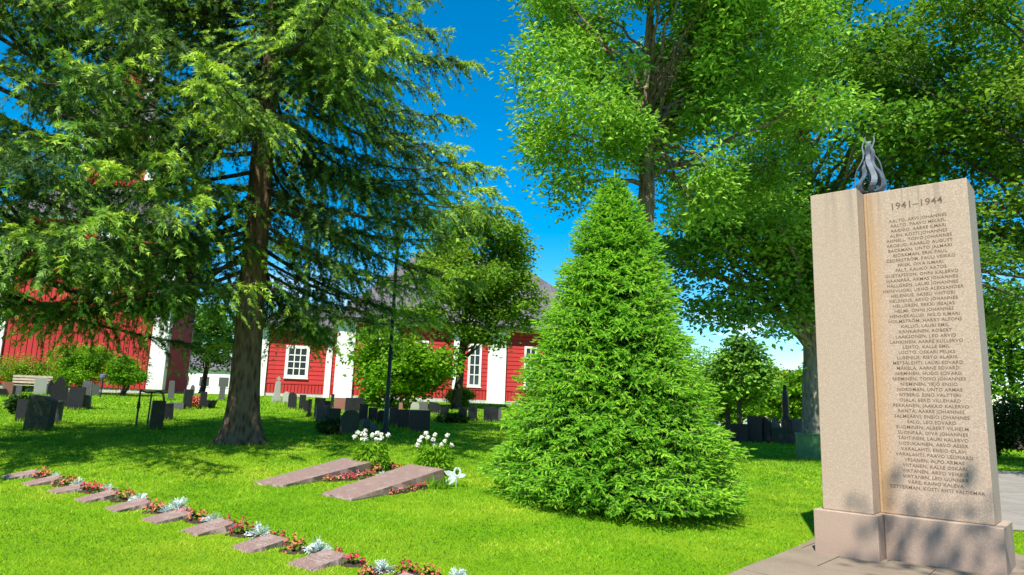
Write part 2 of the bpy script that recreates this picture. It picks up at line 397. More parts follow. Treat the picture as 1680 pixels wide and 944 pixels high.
# ------------------------------------------------------------------ memorial stone
MA = .726
mon = empty('memorial_stone', (3.531, 8.10, 0), -MA, 'tall two-part pink granite war memorial with carved names and metal flame', 'memorial')
for nm, bx in (('pier', (.081, .609, .081, .90, .513, 4.235)), ('name_panel', (.6105, 1.672, .364, .90, .513, 4.232)),
               ('base_block', (0, .666, 0, .98, -.12, .511)), ('base_block', (.669, 1.753, .249, .98, -.12, .510))):
    bevel(MB().box(*bx).build(nm, M['granite'], mon), .008, 2)
NAMES = """AALTO, ARVI JOHANNES|AALTO, PAAVO MIKAEL|AARNIO, AARRE ILMARI|ALEN, KOSTI JOHANNES|AHNELL, TOIVO JOHANNES|AROSUO, KAARLO AUGUST|BACKMAN, UNTO JALMARI|BJÖRKMAN, ERIK PAUL|CEDERSTRÖM, PAULI VEIKKO|FRISK, OIVA ILMARI|FÄLT, KAUKO AATOS|GUSTAFSSON, ONNI KALERVO|HAANPÄÄ, ARMAS JOHANNES|HALLGREN, LAURI JOHANNES|HEINIVUORI, URHO ALEKSANDER|HELENIUS, AKSELI VIHTORI|HELENIUS, ARVO JOHANNES|HELLGREN, ERKKI JESAJAS|HELMI, ONNI JOHANNES|HENNEKALLIO, NIILO ILMARI|HOLMSTRÖM, HARRY ALFONS|KALLIO, LAURI EMIL|KANKAINEN, ROBERT|LAAKSONEN, LEO ARVID|LANKINEN, AARRE KULLERVO|LEHTO, KALLE EMIL|LUOTO, OSKARI FELIKS|LUSENIUS, RISTO ALARIK|METSÄLEHTI, LAURI EDVARD|MÄKELÄ, AARNE EDVARD|NIEMINEN, HUGO EDVARD|NIEMINEN, TOIVO JOHANNES|NIEMINEN, YRJÖ ENSIO|NORDMAN, UNTO ARMAS|NYBERG, EINO VALTTERI|OJALA, EERO VILLEHARD|PEKKANEN, JAAKKO KALERVO|RANTA, AARRE JOHANNES|SALMIJÄRVI, ENSIO JOHANNES|SALO, LEO EDVARD|SUOMINEN, ALBERT VILHELM|SUONPÄÄ, OIVA JOHANNES|TÄHTINEN, LAURI KALERVO|UOSUKAINEN, ARVO ASSER|VARALAHTI, ENSIO OLAVI|VARALAHTI, PAAVO LEONARD|VESANEN, ALPO ARMAS|VIITANEN, KALLE OSKARI|VIRTANEN, ARVO VEIKKO|VIRTANEN, LEO GUNNAR|VÄRE, KAINO KALEVA|ZETTERMAN, KOSTI AHTI VALDEMAR""".split('|')
def text_mesh(s, size, space=1.0):
    cu = bpy.data.curves.new('inscription', 'FONT'); cu.body = s; cu.size = size; cu.align_x = 'CENTER'; cu.extrude = .0015; cu.space_character = space
    cu.resolution_u = 2; cu.offset = size * .006
    o = bpy.data.objects.new('inscription', cu); COL.objects.link(o)
    bpy.context.view_layer.update()
    me = bpy.data.meshes.new_from_object(o.evaluated_get(bpy.context.evaluated_depsgraph_get()))
    bpy.data.objects.remove(o); me.materials.clear(); me.materials.append(M['engraved']); return me
def put_text(name, s, x, z, size, space=1.0):
    o = link(name, text_mesh(s, size, space), mon, (x, .3635, z), (math.pi / 2, 0, 0)); return o
put_text('year_inscription', '1941–1944', 1.16, 3.985, .115, 1.05)
for i, s in enumerate(NAMES): put_text('name_line', s, 1.165, 3.83 - i * (3.83 - .80) / 51, .050, 1.06)
# flame: wavy metal bands rising from a cup
fl = empty('flame_sculpture', (.66, .52, 4.236), 0); fl.parent = mon
fl['label'] = 'grey metal flame of wavy upright bands'
rng = np.random.default_rng(5)
MB().lathe([(0, 0), (.10, 0), (.11, .012), (.06, .03), (.05, .06), (0, .06)], 16).build('foot', M['flame'], fl, True)
for k in range(8):
    a = k / 8 * 2 * math.pi + .3; s_ = np.linspace(0, 1, 22); h = (.74, .56, .66, .60, .74, .50, .66, .62)[k]
    rad = .05 + .135 * np.sin(np.clip(s_ * 1.35, 0, 1) ** .55 * math.pi) * (1 - .45 * s_) + .022 * np.sin(s_ * 15 + k * 2.1) * s_
    tw = a + .22 * np.sin(s_ * 7 + k)
    P_ = np.stack([rad * np.cos(tw), rad * np.sin(tw), .03 + s_ * h], -1)
    wd = .030 * (1 - .45 * s_) + .006; tx = np.stack([-np.sin(a + 0 * s_), np.cos(a + 0 * s_), 0 * s_], -1); rx = np.stack([np.cos(tw), np.sin(tw), 0 * s_], -1)
    V = np.stack([P_ - tx * wd[:, None] - rx * .007, P_ + tx * wd[:, None] - rx * .007, P_ + tx * wd[:, None] + rx * .007, P_ - tx * wd[:, None] + rx * .007], 1)
    i = np.arange(21)[:, None] * 4; j = np.arange(4)[None]; q = (j + 1) % 4
    mb = MB().add(V.reshape(-1, 3), np.stack([i + j, i + q, i + 4 + q, i + 4 + j], -1).reshape(-1, 4))
    mb.add(V[-1], [(0, 1, 2, 3)])
    mb.build('flame_band', M['flame'], fl)

# ------------------------------------------------------------------ church
CH_ROT = math.radians(13)
def local_frame(px, py, y, rot):
    p = at(px, py, y); return p
c0 = at(550, 655, 44.0)
CHZ = 1.5
church = empty('church', (c0[0], c0[1], CHZ), CH_ROT, 'long low red wooden church with white pilasters and dark hipped roof', 'church')
def px_local(px, origin, rot, off=0.0):
    """where the ray of pixel column px (on y=600) meets the wall plane y_local=off -> local x"""
    d = ray(px, 600); ca, sa = math.cos(rot), math.sin(rot)
    ox, oy = origin[0] - sa * off, origin[1] + ca * off
    # origin + u*(ca,sa) = t*d
    t = (ox * sa - oy * ca) / (d[0] * sa - d[1] * ca); return (t * d[0] - ox) * ca + (t * d[1] - oy) * sa
def board_wall(parent, x0, x1, y, z0, z1, h, nrm=-1, skirt=None, yback=None):
    """horizontal boarding, one object per board, on a backing wall"""
    wl = MB().box(x0, x1, y + .03, y + .25, z0, z1).build('wall', M['red_gap'], parent)
    n = max(1, int(round((z1 - z0) / h))); hh = (z1 - z0) / n
    me = MB().hexa([(x0, y - .022, 0), (x1, y - .022, 0), (x1, y + .035, 0), (x0, y + .035, 0), (x0, y + .004, hh - .02), (x1, y + .004, hh - .02), (x1, y + .035, hh - .02), (x0, y + .035, hh - .02)]).mesh('board', M['red'])
    for i in range(n): link('board', me, wl, (0, 0, z0 + i * hh + .01))
    return wl
def vboard_wall(parent, x0, x1, y, z0, z1, w, name='wall'):
    wl = MB().box(x0, x1, y + .03, y + .25, z0, z1).build(name, M['red_gap'], parent)
    n = max(1, int(round((x1 - x0) / w))); ww = (x1 - x0) / n
    me = MB().box(0, ww - .035, y - .02, y + .034, z0 + .004, z1 - .004).mesh('board', M['red'])
    for i in range(n): link('board', me, wl, (x0 + i * ww + .017, 0, 0))
    return wl
def window(parent, x, z, w, h, y, cols, rows, fw=.13):
    f = MB(); f.box(x - w / 2 - fw, x - w / 2, y - .07, y + .05, z - fw, z + h + fw).box(x + w / 2, x + w / 2 + fw, y - .07, y + .05, z - fw, z + h + fw)
    f.box(x - w / 2, x + w / 2, y - .07, y + .05, z - fw, z).box(x - w / 2, x + w / 2, y - .07, y + .05, z + h, z + h + fw)
    wo_ = f.build('window', M['white'], parent)
    for i in range(cols):
        for j in range(rows):
            MB().box(x - w / 2 + w * i / cols + .002, x - w / 2 + w * (i + 1) / cols - .002, y - .035, y - .029, z + h * j / rows + .002, z + h * (j + 1) / rows - .002).build('pane', M['glass'], wo_)
    m = MB()
    for i in range(1, cols): m.box(x - w / 2 + w * i / cols - .03, x - w / 2 + w * i / cols + .03, y - .06, y - .036, z, z + h)
    for j in range(1, rows): m.box(x - w / 2, x + w / 2, y - .058, y - .0365, z + h * j / rows - .03, z + h * j / rows + .03)
    m.build('glazing_bars', M['white'], wo_)
    MB().box(x - w / 2 - fw - .04, x + w / 2 + fw + .04, y - .12, y - .075, z - fw - .06, z - fw + .0).build('sill', M['white'], wo_)
    return wo_
Lx = lambda px, off=0.0: px_local(px, c0, CH_ROT, off)
xe = Lx(1015)
WH = 5.0
# main body
vboard_wall(church, 0.0, xe, 0.0, .35, 1.0, .22, 'skirt')
board_wall(church, 0.0, xe, 0.0, 1.06, WH, .285)
MB().box(-.02, xe + .02, -.06, .03, 1.0, 1.06).build('sill_board', M['red'], church)
MB().box(.05, xe - .05, -.02, .3, -.6, .35).build('plinth', M['plinth'], church)
def pilaster(parent, x0, x1, y, z0, z1, d=.16):
    p = MB().box(x0, x1, y - d, y + .02, z0, z1).build('pilaster', M['white'], parent)
    MB().box(x0 - .08, x1 + .08, y - d - .07, y + .02, z0 - .45, z0).build('pilaster_foot', M['white'], p)
    MB().box(x0 - .07, x1 + .07, y - d - .07, y + .02, z1 - .22, z1 - .002).build('pilaster_cap', M['white'], p); return p
pilaster(church, Lx(550), Lx(580), -.01, .1, WH, .2)
pilaster(church, Lx(743), Lx(756), -.01, .4, WH, .1)
pilaster(church, Lx(800), Lx(829), -.01, .1, WH, .2)
pilaster(church, Lx(640), Lx(652), -.01, .4, WH, .1)
pilaster(church, xe - 1.2, xe, -.01, .1, WH, .2)
for px in (610, 690, 778.5, 870, 925):
    window(church, Lx(px), 1.35, .62, 2.6, -.005, 2, 4, .14)
# side and back walls
b = MB().box(-.02, .22, .27, 13, .2, WH).box(xe - .22, xe + .02, .27, 13, .2, WH).box(-.02, xe + .02, 13, 13.2, .2, WH); b.build('back_walls', M['red'], church)
# cornice and hipped roof
MB().box(-.35, xe + .35, -.4, 13.5, WH + .003, WH + .22).build('cornice', M['white'], church)
xm0 = 5.4; xm1 = max(Lx(868), xm0 + 1)
def hip(x0, x1, y0, y1, z0, xa, xb, yr, zr): 
    return MB().add([(x0, y0, z0), (x1, y0, z0), (x1, y1, z0), (x0, y1, z0), (xa, yr, zr), (xb, yr, zr)], [(0, 1, 5, 4), (2, 3, 4, 5)]).add([(x0, y0, z0), (x1, y0, z0), (x1, y1, z0), (x0, y1, z0), (xa, yr, zr), (xb, yr, zr)], [(1, 2, 5), (3, 0, 4)]).add([(x0, y0, z0), (x1, y0, z0), (x1, y1, z0), (x0, y1, z0)], [(3, 2, 1, 0)])
rf = hip(-.6, xe + .6, -.65, 13.7, WH + .225, xm0, xm1 - .2, 6.5, WH + 6.6).build('roof', M['roof'], church)
MB().box(-.62, xe + .62, -.72, -.655, WH + .17, WH + .30).build('gutter', M['iron'], rf)
# lower wing to the left, set back
wx0, wx1, wy = Lx(424, 2.2), 0.12, 2.2
vboard_wall(church, wx0, wx1, wy, .35, .95, .22, 'wing_skirt')
board_wall(church, wx0, wx1, wy, 1.0, 4.45, .285)
MB().box(wx0 - .02, wx1, wy - .05, wy + .03, .95, 1.0).build('sill_board', M['red'], church)
MB().box(wx0, wx1, wy, wy + .3, -.6, .35).build('plinth', M['plinth'], church)
pilaster(church, Lx(424, wy), Lx(438, wy), wy - .01, .1, 4.45, .14)
pilaster(church, Lx(534, wy), Lx(544, wy), wy - .01, .1, 4.45, .1)
window(church, Lx(487, wy), 1.55, 1.12, 1.75, wy - .005, 3, 4, .19)
MB().box(wx0, wx0 + .2, wy + .26, 11, .2, 4.45).box(wx0, -.03, 11, 11.2, .2, 4.45).build('back_walls', M['red'], church)
MB().box(wx0 - .35, -.04, wy - .38, 11.3, 4.453, 4.66).build('cornice', M['white'], church)
rf = hip(wx0 - .5, -.05, wy - .6, 11.4, 4.665, wx0 + 1.8, -.3, 6.6, 6.9).build('wing_roof', M['roof'], church)
MB().box(wx0 - .52, -.06, wy - .67, wy - .605, 4.6, 4.73).build('gutter', M['iron'], rf)

# bell tower
T_ROT = math.radians(16)
t0 = at(262, 640, 39.0)
TZ = 1.45; TW = 8.6
tower = empty('bell_tower', (t0[0], t0[1], TZ), T_ROT, 'red boarded bell tower with white corner boards behind the spruce branches', 'tower')
def tower_stage(x0, x1, y0, z0, z1, bw, pw, nm):
    vboard_wall(tower, x0, x1, y0, z0, z1, bw, nm)
    d = x1 - x0
    for a in (x0 - .02, x1 - pw + .02):
        MB().box(a, a + pw, y0 - .14, y0 - .022, z0, z1).build('corner_board', M['white'], tower)
        MB().box(a + .003, a + pw - .003, y0 + d - .02, y0 + d + .14, z0, z1).build('corner_board', M['white'], tower)
    MB().box(x0 - .02, x0 + .2, y0 + .26, y0 + d - .3, z0, z1).box(x1 - .2, x1 + .02, y0 + .26, y0 + d - .3, z0, z1).box(x0 - .02, x1 + .02, y0 + d - .29, y0 + d - .025, z0, z1).build('side_walls', M['red'], tower)
    MB().box(x1 + .024, x1 + .13, y0 - .13, y0 + pw, z0, z1).build('corner_board', M['white'], tower)
def frustum(x0, x1, y0, y1, z0, z1, s, name, parent):
    MB().hexa([(x0, y0, z0), (x1, y0, z0), (x1, y1, z0), (x0, y1, z0), (x0 + s, y0 + s, z1), (x1 - s, y0 + s, z1), (x1 - s, y1 - s, z1), (x0 + s, y1 - s, z1)]).build(name, M['roof'], parent)
tower_stage(-TW, 0, 0, .3, 4.8, .26, .72, 'wall')
MB().box(-TW + .1, -.1, .05, TW - .05, -.8, .3).build('plinth', M['plinth'], tower)
MB().box(-TW - .1, .1, -.2, .02, 4.8, 4.96).build('string_course', M['red'], tower)
tower_stage(-TW, 0, 0.001, 4.96, 9.5, .26, .72, 'wall')
MB().box(-TW - .3, .3, -.35, TW + .3, 9.502, 9.72).build('cornice', M['white'], tower)
frustum(-TW - .5, .5, -.55, TW + .5, 9.723, 12.3, 2.75, 'skirt_roof', tower)
tower_stage(-TW + 2.3, -2.3, 2.3, 12.3, 16.2, .26, .4, 'upper_wall')
MB().box(-TW + 2.1, -2.1, 2.0, TW - 2.1, 16.2, 16.4).build('cornice', M['white'], tower)
frustum(-TW + 1.9, -1.9, 1.9, TW - 1.9, 16.403, 18.6, 1.3, 'upper_roof', tower)
tower_stage(-TW + 3.3, -3.3, 3.3, 18.6, 20.6, .26, .25, 'lantern_wall')
frustum(-TW + 3.0, -3.0, 3.0, TW - 3.0, 20.603, 27, .9999 * (TW - 6) / 2, 'spire', tower)
for z in (5.45, 8.45): window(tower, -3.55, z, .70, .78, -.022, 2, 2, .16)
window(tower, -TW / 2, 13.2, .7, 1.5, 2.278, 2, 3, .14)

# ------------------------------------------------------------------ foliage builders
def unit(v): return v / (np.linalg.norm(v, axis=-1, keepdims=True) + 1e-9)
def spindles(mb, S, D, Ln, Wd, T, rng, cross=True):
    n = len(S); D = unit(D); A = unit(np.cross(D, rng.normal(size=(n, 3)))); B = np.cross(D, A)
    Ln = np.broadcast_to(Ln, (n,))[:, None]; Wd = np.broadcast_to(Wd, (n,))[:, None]; E_ = S + D * Ln; Mi = S + D * Ln * .45
    for X in ((A, B) if cross else (A,)):
        V = np.stack([S, Mi + X * Wd, E_, Mi - X * Wd], 1).reshape(-1, 3)
        mb.add(V, np.arange(n * 4).reshape(-1, 4), np.repeat(np.broadcast_to(T, (n,)), 4))
def needles(mb, S, D, Ln, T, rng, k=12, nl=.022, nw=.0028):
    """k needle triangles spread along each shoot"""
    n = len(S); D = unit(D); A = unit(np.cross(D, rng.normal(size=(n, 3)))); B = np.cross(D, A)
    Ln = np.broadcast_to(Ln, (n,))[:, None]
    for i in range(k):
        th = i * 2.4 + rng.uniform(-.3, .3, (n, 1)); r = A * np.cos(th) + B * np.sin(th)
        p = S + D * Ln * ((i + .3) / k); d = unit(r + D * .95); s_ = np.cross(D, r)
        l_ = nl * rng.uniform(.8, 1.2, (n, 1))
        V = np.stack([p - s_ * nw, p + s_ * nw, p + d * l_], 1).reshape(-1, 3)
        mb.add(V, np.arange(n * 3).reshape(-1, 3), np.repeat(np.broadcast_to(T, (n,)), 3))
def tridents(mb, S, D, Ln, Wd, T, rng, ang=.72):
    """needled shoot: one middle and two side prongs fanned out in a plane"""
    n = len(S); D = unit(D); A = unit(np.cross(D, rng.normal(size=(n, 3)))); N_ = np.cross(D, A)
    Ln = np.broadcast_to(Ln, (n,))[:, None]; Wd = np.broadcast_to(Wd, (n,))[:, None]
    for a, f, o in ((0, 1.0, .30), (ang, .72, .05), (-ang, .72, .0)):
        d = D * math.cos(a) + A * math.sin(a) + N_ * rng.normal(0, .18, (n, 1)); p = S + D * Ln * o; s_ = np.cross(N_, d)
        V = np.stack([p - s_ * Wd, p + s_ * Wd, p + d * Ln * f], 1).reshape(-1, 3)
        mb.add(V, np.arange(n * 3).reshape(-1, 3), np.repeat(np.broadcast_to(T, (n,)), 3))
def leaves(mb, C, N, D, Ln, Wd, T, droop=.15):
    """folded diamond leaves: base C, length direction D, face normal N"""
    n = len(C); N = unit(N); D = unit(D - N * np.sum(D * N, -1, keepdims=True)); S = np.cross(N, D)
    Ln = np.broadcast_to(Ln, (n,))[:, None]; Wd = np.broadcast_to(Wd, (n,))[:, None]
    V = np.stack([C, C + D * Ln * .42 + S * Wd + N * Wd * .25, C + D * Ln - N * Ln * droop, C + D * Ln * .42 - S * Wd + N * Wd * .25], 1).reshape(-1, 3)
    mb.add(V, np.arange(n * 4).reshape(-1, 4), np.repeat(np.broadcast_to(T, (n,)), 4))

def trunk_mesh(base, H, r0, rng, lean=(0, 0), n=14, flare=.35, top=.04, wob=.04):
    s_ = np.concatenate([np.linspace(0, .06, 6), np.linspace(.09, 1, 22)])
    P_ = np.stack([lean[0] * s_ * H + np.cumsum(rng.normal(0, wob * .1, len(s_))), lean[1] * s_ * H + np.cumsum(rng.normal(0, wob * .1, len(s_))), s_ * H - .1], -1)
    P_[0, :2] = 0
    R = r0 * ((1 - s_) ** .8 * (1 - top) + top) * (1 + flare * np.exp(-s_ * H / .45))
    return P_, R
def trunk_tube(mb, P_, R, n, rng, but=.16):
    """tube with buttress lobes near the foot"""
    th = np.arange(n) / n * 2 * math.pi; ph = rng.uniform(0, 6.28, 3)
    lob = np.sin(th * 3 + ph[0]) + .7 * np.sin(th * 5 + ph[1])
    foot = np.exp(-(P_[:, 2] + .1) / .5)
    rr = R[:, None] * (1 + but * foot[:, None] * lob[None] + .025 * rng.normal(size=(len(P_), n)))
    V = P_[:, None] + np.stack([rr * np.cos(th), rr * np.sin(th), np.zeros_like(rr)], -1)
    i = np.arange(len(P_) - 1)[:, None] * n; j = np.arange(n)[None]; k = (j + 1) % n
    mb.add(V.reshape(-1, 3), np.stack([i + j, i + k, i + n + k, i + n + j], -1).reshape(-1, 4))

def hanging_spruce(name, base, H, r0, label, seed, z0, Lmax, lean=(0, 0), skip=None, dens=1.0, zfull=14.0, step=.40, rot=0):
    """old spruce: sweeping limbs with curtains of hanging twigs"""
    rng = np.random.default_rng(seed)
    root = empty(name, (base[0], base[1], float(gz(base[0], base[1]))), 0, label, 'tree')
    P_, R = trunk_mesh(base, H, r0, rng, lean, flare=.62)
    tm = MB(); trunk_tube(tm, P_, R, 18, rng, .22); tm.build('trunk', M['bark'], root, True)
    br = MB(); S_, D_, Ln_, W_, T_ = [], [], [], [], []
    tw_a, tw_b = [], []
    z = z0
    while z < H - .8:
        full = z < zfull
        nb = rng.integers(4, 7) if full else 4
        a0 = rng.uniform(0, 6.28)
        for k in range(nb):
            az = a0 + k * 2 * math.pi / nb + rng.normal(0, .22)
            Lb = Lmax * (1 - (max(z - 4, 0) / (H - 4)) ** 1.9) * rng.uniform(.70, 1.03)
            if z < 4.5: Lb *= rng.uniform(.65, 1)
            if skip:
                f = skip(z, az, rng)
                if f <= 0: continue
                Lb *= f
            d = np.array([math.cos(az), math.sin(az), 0]); side = np.array([-d[1], d[0], 0])
            s_ = np.linspace(0, 1, 12); dr = rng.uniform(.30, .66) * (1 if z < 12 else .7); bend = rng.normal(0, .12); btint = rng.normal(0, .07)
            c = np.stack([np.interp(z, P_[:, 2], P_[:, 0]), np.interp(z, P_[:, 2], P_[:, 1]), z])if False else np.array([np.interp(z, P_[:, 2], P_[:, 0]), np.interp(z, P_[:, 2], P_[:, 1]), z])
            B_ = c + d * (Lb * s_)[:, None] + side * (bend * Lb * s_ ** 2)[:, None] + np.array([0, 0, 1.0]) * (Lb * (-dr * s_ + (dr * .55) * s_ ** 2.4) + .05 * np.sin(s_ * 9 + az * 3) * s_)[:, None]
            br.tube(B_, .050 * (Lb / 5) * (1 - s_) ** 1.1 + .004, 5, cap=False)
            ns = int(Lb / (.070 if full else .2) * dens)
            ss = np.sort(rng.uniform(.14, 1.0, ns)); sg = np.where(rng.uniform(size=ns) < .5, -1, 1.0)
            pb = np.stack([np.interp(ss, s_, B_[:, i]) for i in range(3)], -1)
            l2 = (.36 + 1.05 * (1 - ss) ** .7 * np.minimum(1, ss * 3.2)) * (Lb / 5.5) * rng.uniform(.5, 1.3, ns)
            fw = .35 + .6 * ss; d2 = unit(d[None] * fw[:, None] + side[None] * (sg * (1 - .55 * ss))[:, None] + np.array([0, 0, 1]) * rng.normal(.10, .22, ns)[:, None])
            hang = rng.uniform(.3, 1.05, ns); ctint = rng.normal(0, .12, ns) + btint
            nn = np.maximum(3, (l2 / (.0265 if full else .16)).astype(int))
            idx = np.repeat(np.arange(ns), nn); tt = rng.uniform(.05, 1, len(idx))
            pos = pb[idx] + d2[idx] * (l2[idx] * tt)[:, None] - np.array([0, 0, 1]) * (l2[idx] * hang[idx] * tt ** 2)[:, None]
            tan = unit(d2[idx] - np.array([0, 0, 2]) * (hang[idx] * tt)[:, None])
            sd_ = unit(np.cross(tan, [0, 0, 1.0]) + rng.normal(0, .12, (len(idx), 3))) * np.where(rng.uniform(size=len(idx)) < .5, -1, 1.0)[:, None]
            dirs = unit(tan * .75 + sd_ * rng.uniform(.3, .95, (len(idx), 1)) + np.array([0, 0, 1.0]) * rng.normal(-.12, .34, (len(idx), 1)))
            tip = (tt > .78) | (ss[idx] > .88)
            big = 1.0 if full else 1.9
            S_.append(pos); D_.append(dirs); Ln_.append(rng.uniform(.075, .14, len(idx)) * (1.15 - .4 * tt) * big); W_.append(rng.uniform(.009, .0135, len(idx)) * (1 + .2 * tip) * big)
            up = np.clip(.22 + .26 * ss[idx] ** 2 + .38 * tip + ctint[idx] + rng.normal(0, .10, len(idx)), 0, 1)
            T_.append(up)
            # long pendulous twigs below the branchlets
            if full:
                nh = int(ns * .75); hi = rng.integers(0, ns, nh); th_ = rng.uniform(.1, .8, nh)
                hp = pb[hi] + d2[hi] * (l2[hi] * th_)[:, None] - np.array([0, 0, 1]) * (l2[hi] * hang[hi] * th_ ** 2)[:, None]
                hl = rng.uniform(.2, .85, nh) * np.clip(Lb / 5, .4, 1.1) * np.clip(1.25 - ss[hi], .25, 1)
                m_ = np.maximum(2, (hl / .052).astype(int)); hx = np.repeat(np.arange(nh), m_); q = rng.uniform(0, 1, len(hx))
                sway = unit(np.stack([rng.normal(0, .12, nh), rng.normal(0, .12, nh), -np.ones(nh)], -1))
                pp = hp[hx] + sway[hx] * (hl[hx] * q)[:, None]
                S_.append(pp); D_.append(unit(sway[hx] + rng.normal(0, .5, (len(hx), 3)))); Ln_.append(rng.uniform(.065, .11, len(hx))); W_.append(np.full(len(hx), .0095))
                T_.append(np.clip(.30 + ctint[hi][hx] * .6 + rng.normal(0, .09, len(hx)) + .16 * (q > .85), 0, 1))
                tw_a.append(hp); tw_b.append(hp + sway * hl[:, None])
        z += step * rng.uniform(.7, 1.3) * (1 if full else 1.8)
    tag(br.build('branches', M['bark_dark'], root), kind='stuff')
    cr_ = MB(); S_, D_, Ln_, W_, T_ = map(np.concatenate, (S_, D_, Ln_, W_, T_))
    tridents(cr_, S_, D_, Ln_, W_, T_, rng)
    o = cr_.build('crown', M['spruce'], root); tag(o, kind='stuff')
    if tw_a:
        A_ = np.concatenate(tw_a); B_ = np.concatenate(tw_b); t_ = MB()
        spindles(t_, A_, B_ - A_, np.linalg.norm(B_ - A_, axis=1), .004, .3, rng, False)
        tag(t_.build('twigs', M['bark_dark'], root), kind='stuff')
    print(name, 'shoots', len(S_)); return root

def leaf_tree(name, base, label, seed, H, r0, lobes, mat, bmat, leaf=.11, per=46, clus=.42, lean=(0, 0), cat='tree', group=None, fork=.35, cdens=1.0, flat=.55, leafw=.30, stems=1, tbias=.0, trunk_top=None, clear=None):
    """lobes: list of (x,y,z,rx,ry,rz) relative to the base; clusters of leaves fill the shells of the lobes"""
    rng = np.random.default_rng(seed); bz = float(gz(base[0], base[1]))
    root = empty(name, (base[0], base[1], bz), 0, label, cat, group)
    tm = MB(); Ht = trunk_top or H * .8
    P_, R = trunk_mesh(base, Ht, r0, rng, lean, wob=.25, top=.12)
    for s in range(stems):
        Q = P_.copy()
        if stems > 1:
            a = s / stems * 6.28; Q[:, 0] += np.linspace(.08, .45, len(Q)) * math.cos(a) * Ht * .35; Q[:, 1] += np.linspace(.08, .45, len(Q)) * math.sin(a) * Ht * .35
        trunk_tube(tm, Q, R, 12, rng)
    tm.build('trunk' if stems == 1 else 'stems', bmat, root, True)
    br = MB(); lf = MB(); C_, TT = [], []
    for (x, y, z, rx, ry, rz) in lobes:
        c = np.array([x, y, z]); zt = max(Ht * fork * .7, min(Ht * .97, z - .9 * math.hypot(x, y) - .2 * rz)); zt = max(zt, Ht * fork * rng.uniform(.8, 1.1)) if zt < Ht * fork else zt
        zt = min(zt, Ht * .97)
        st = np.array([np.interp(zt, P_[:, 2], P_[:, 0]), np.interp(zt, P_[:, 2], P_[:, 1]), zt])
        rs = np.interp(zt, P_[:, 2], R) * .36
        mid = st * .5 + c * .5 + np.array([0, 0, .12]) * np.linalg.norm(c - st) + rng.normal(0, .06, 3) * np.linalg.norm(c - st)
        s_ = np.linspace(0, 1, 9)[:, None]; B_ = (1 - s_) ** 2 * st + 2 * s_ * (1 - s_) * mid + s_ ** 2 * c
        B_[1:-1] += rng.normal(0, .02, (7, 3)) * np.linalg.norm(c - st)
        br.tube(B_, np.linspace(max(rs, .02), max(.012, rs * .18), 9), 6, cap=False)
        vol = (rx * ry * rz) ** (1 / 3); nc = max(4, int(cdens * 4 * math.pi * vol ** 2 / (clus ** 2 * 2.6)))
        dd = unit(rng.normal(size=(nc, 3))); rad = rng.uniform(.35, 1, nc) ** .45 * rng.uniform(.85, 1.1, nc)
        cc = c + dd * rad[:, None] * np.array([rx, ry, rz]); C_.append(cc); TT.append(.5 + .15 * rng.normal(size=nc) + .14 * rng.normal() + tbias)
        for p in cc[:: 2]:
            m_ = (c + p) / 2 + rng.normal(0, .08, 3) * vol; k = rng.uniform(.3, 1)
            sp_ = B_[rng.integers(5, 9)]
            br.tube(np.array([sp_, m_, p]), [max(.008, rs * .16), max(.006, rs * .1), .004], 3, cap=False)
    tag(br.build('branches', bmat, root), kind='stuff')
    C_ = np.concatenate(C_); TT = np.concatenate(TT)
    if clear is not None: kk = ~clear(C_); C_, TT = C_[kk], TT[kk]
    n = len(C_)
    idx = np.repeat(np.arange(n), per); m = len(idx)
    off = rng.normal(size=(m, 3)) * clus * np.array([.55, .55, .55 * flat]); tilt = rng.normal(0, .12, (n, 2)); off[:, 2] += off[:, 0] * tilt[idx, 0] + off[:, 1] * tilt[idx, 1] - .25 * (off[:, 0] ** 2 + off[:, 1] ** 2) / clus
    pos = C_[idx] + off
    N_ = unit(rng.normal(size=(m, 3)) * .55 + np.array([0, 0, 1.0])); D_ = off * np.array([1, 1, .2]) + rng.normal(size=(m, 3)) * clus * .35
    leaves(lf, pos, N_, D_, leaf * rng.uniform(.65, 1.25, m), leaf * leafw * rng.uniform(.8, 1.2, m), np.clip(TT[idx] + rng.normal(0, .16, m), 0, 1), .22)
    tag(lf.build('crown', mat, root), kind='stuff')
    print(name, 'leaves', m); return root

def lobes_in(rng, c, r, n, lr, zmin=None, shell=.55):
    out = []
    while len(out) < n:
        d = rng.normal(size=3); d /= np.linalg.norm(d); q = np.array(c) + d * np.array(r) * rng.uniform(shell, 1)
        k = lr * rng.uniform(.7, 1.25)
        if zmin is not None and q[2] - k * .6 < zmin: continue
        out.append((q[0], q[1], q[2], k * 1.15, k * 1.15, k * .72))
    return out

# ------------------------------------------------------------------ trees
tb = ground(385, 728)
def skip_big(z, az, rng):
    f = math.cos(az - math.atan2(-15.7, 6.1))          # 1 = branch points at the camera
    if f > .95 and z < 7.4: return 0
    if f > .7 and z < 4.9: return 0
    if f < -.25 and rng.uniform() < .55: return 0
    right = math.sin(az - math.atan2(-15.7, 6.1)) > -.1
    return 1.0 + (.40 if right else .2) * max(0, (f - .55) / .45) * (7.2 < z < 11.5)  # extra limb length towards the camera, added to cast shade on the lawn
hanging_spruce('old_spruce', tb + np.array([.12, 0, 0]), 22, .335, 'huge old spruce with bare trunk standing among the gravestones', 11, 3.7, 6.3, (-.024, 0), skip_big, 1.0, 13.0, .36)
def skip_left(z, az, rng):
    c = math.cos(az - .15); f = math.cos(az + .85)
    if f < -.2 and rng.uniform() < .5: return 0
    if c > .8 and z < 7 and rng.uniform() < .12: return 0
    return (1.0 + .08 * max(f, 0)) if c > -.35 else .6
hanging_spruce('old_spruce', (-10.9, 12.9), 19.5, .36, 'second old spruce whose trunk rises along the left edge', 23, 3.4, 6.3, (0, 0), skip_left, .72, 11.0, .42)

